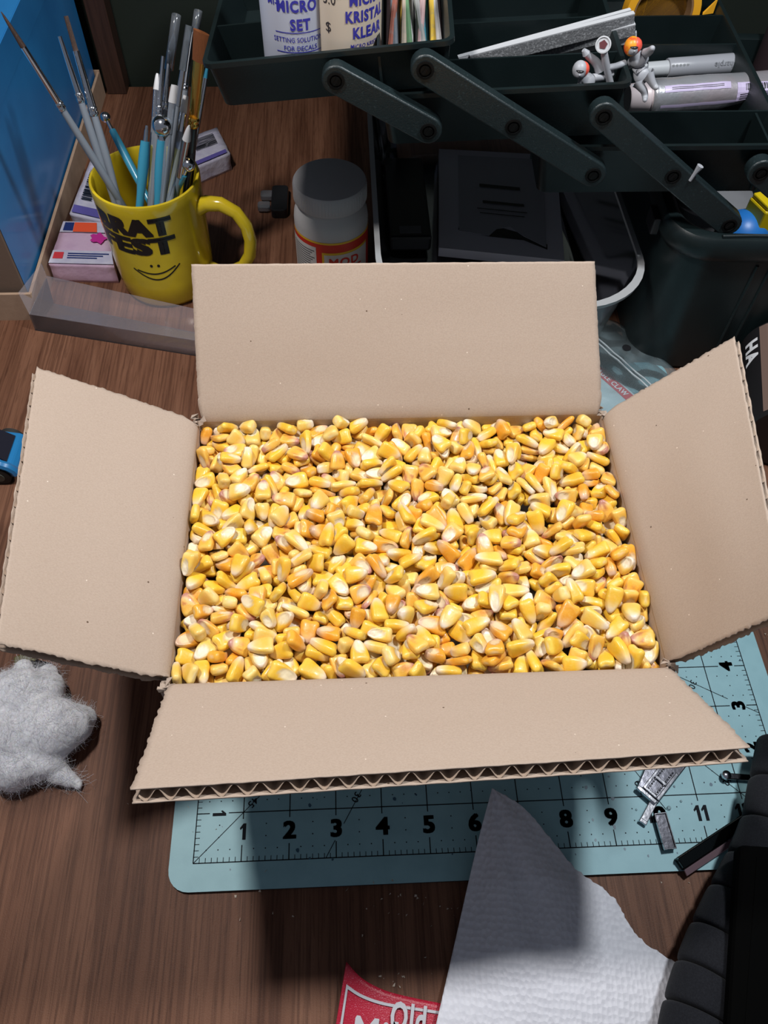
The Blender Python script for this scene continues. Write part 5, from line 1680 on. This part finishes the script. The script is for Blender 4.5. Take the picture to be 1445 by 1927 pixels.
o4, d4, s4 = bar(p4, q4, 0.26, 0.2, mat('black_chrome', (0.025, 0.03, 0.03), 0.08, 1.0), 'bumper_top', c4)
put('bumper_face', obox((p4 + q4) / 2 - s4 * 0.2 + Z * 0.09, d4, (s4 + Z * 0.55).normalized(), V3((0, 0, 1)), (q4 - p4).length, 0.14, 0.05), mat('painted_pink_reflection', (0.30, 0.20, 0.23), 0.2, 0.4), c4, bevel=0.01)  # pink reflection put into the face colour, only partly metallic
put('bumper_edge', tube([p4 + s4 * 0.1 + Z * 0.22, q4 + s4 * 0.1 + Z * 0.22], 0.015, 6), CHM, c4, smooth=True)
p5, q5 = at(1355, 1462, zb), at(1412, 1466, zb)
c5 = thing('chrome_link', 'short chrome rod with round eye lying beside the foam handle', 'chrome part', p5, 'chrome model parts on the mat')
bar(p5, q5, 0.14, 0.12, DKC, 'rod', c5)
put('eye', lathe([(0.07, 0.1), (0.1, 0.12), (0.1, 0.19), (0.05, 0.21)], p5 + (q5 - p5) * 0.12, 14), CHM, c5, smooth=True)
put('rod_edge', tube([p5 + V3((0, -0.07, 0.12)), q5 + V3((0, -0.07, 0.12))], 0.014, 6), CHM, c5, smooth=True)
for k, (u, v, r) in enumerate(((1258, 1521, 0.045), (1281, 1508, 0.025), (1197, 1524, 0.022), (1268, 1480, 0.02))):
    c = at(u, v, MT)
    put('clear_bead', ball((c.x, c.y, MT + r * 0.7), r, 14, 10, 1, 1, 0.7), clear('bead_resin', (0.92, 0.95, 0.96), 0.2, (0.6, 0.7, 0.74), 0.03), smooth='all',
        tagged=('tiny clear resin droplet on the teal mat by the chrome parts', 'droplet', 'resin droplets on the mat'))

# ================================================================== FOAM HANDLE AND BLACK SLAB
FO = mat('black_foam', (0.0065, 0.007, 0.010), 0.9, n=(1200, (0.011, 0.012, 0.016), 0.4, 0.7), bump=(2200, 0.5, 0.0004), sheen=0.04, spec=0.25)
ctr = [at(u, v, 0.92) for u, v in ((1480, 1405), (1466, 1480), (1452, 1560), (1424, 1635), (1392, 1700), (1360, 1770), (1334, 1840), (1314, 1910), (1302, 1980), (1294, 2060))]
fh = thing('foam_handle', 'black foam handle with fat ring segments curving across the desk', 'foam handle', V3((ctr[4].x, ctr[4].y, 0)))
def seglen(a, b):
    return [cr(ctr, a + (b - a) * k / 12) for k in range(13)]
NS = 9
for k in range(NS):
    a, b = k / NS, (k + 1) / NS
    prof_ = [0.50, 0.655, 0.70, 0.715, 0.72, 0.72, 0.72, 0.72, 0.72, 0.715, 0.70, 0.655, 0.50]
    sc_ = 0.84 + 0.06 * k / NS
    tt = [0, 0.03, 0.07, 0.13, 0.25, 0.4, 0.5, 0.6, 0.75, 0.87, 0.93, 0.97, 1]
    put('foam_segment', tube([cr(ctr, a + (b - a) * t_) for t_ in tt], [r * sc_ for r in prof_], 32), FO, fh, smooth='all')
put('inner_rod', tube([cr(ctr, 0.01 + 0.98 * k / 20) for k in range(21)], 0.38, 16), KB, fh, smooth=True)
zs_ = 1.95
sp_ = [at(1392, 1588, zs_), at(1560, 1600, zs_), at(1560, 2060, zs_), at(1364, 2060, zs_)]
sl = thing('black_slab', 'flat black device lying on top of the foam handle', 'device', V3((sp_[0].x + 0.8, sp_[0].y - 1.5, 1.56)))
put('slab_body', hexa([V3((p.x, p.y, 1.56)) for p in (sp_[3], sp_[2], sp_[1], sp_[0])] + [V3((p.x, p.y, zs_)) for p in (sp_[3], sp_[2], sp_[1], sp_[0])]), mat('matt_black', (0.002, 0.002, 0.002), 0.9, spec=0.02), sl, bevel=0.1)
put('slab_screen', hexa([V3((p.x, p.y, zs_)) for p in (sp_[3] + V3((0.25, 0, 0)), sp_[2], sp_[1] - V3((0, 0.25, 0)), sp_[0] + V3((0.25, -0.25, 0)))] + [V3((p.x, p.y, zs_ + 0.015)) for p in (sp_[3] + V3((0.25, 0, 0)), sp_[2], sp_[1] - V3((0, 0.25, 0)), sp_[0] + V3((0.25, -0.25, 0)))]), mat('dark_screen', (0.002, 0.002, 0.002), 0.9, spec=0.02), sl)

# ================================================================== CRUMBS
R = random.Random(21)
ps = []
for u0, v0, nn, sp_r in ((700, 1690, 10, 40), (760, 1840, 10, 35), (300, 1520, 8, 60), (820, 1700, 8, 30), (1270, 1660, 6, 30), (470, 1700, 7, 60), (130, 620, 3, 40), (1435, 1195, 3, 12), (740, 1750, 8, 60), (1170, 1200, 0, 1)):
    for _ in range(nn):
        c = at(u0 + R.gauss(0, sp_r), v0 + R.gauss(0, sp_r * 0.5), 0.0)
        if -0.5 < c.x < 13.5 and -0.6 < c.y < 14.4:
            c.z = MT
        s_ = R.uniform(0.012, 0.045)
        ps.append(([c + V3((R.uniform(-s_, s_), R.uniform(-s_, s_), R.uniform(0.002, s_))) for _ in range(4)], [(0, 1, 2), (0, 2, 3), (0, 3, 1), (1, 3, 2)]))
o = put('crumbs', cat(*ps), mat('pale_shavings', (0.50, 0.42, 0.34), 0.8), kind='stuff')
tag(o, 'pale tiny shavings and crumbs scattered over the desk', 'crumbs')
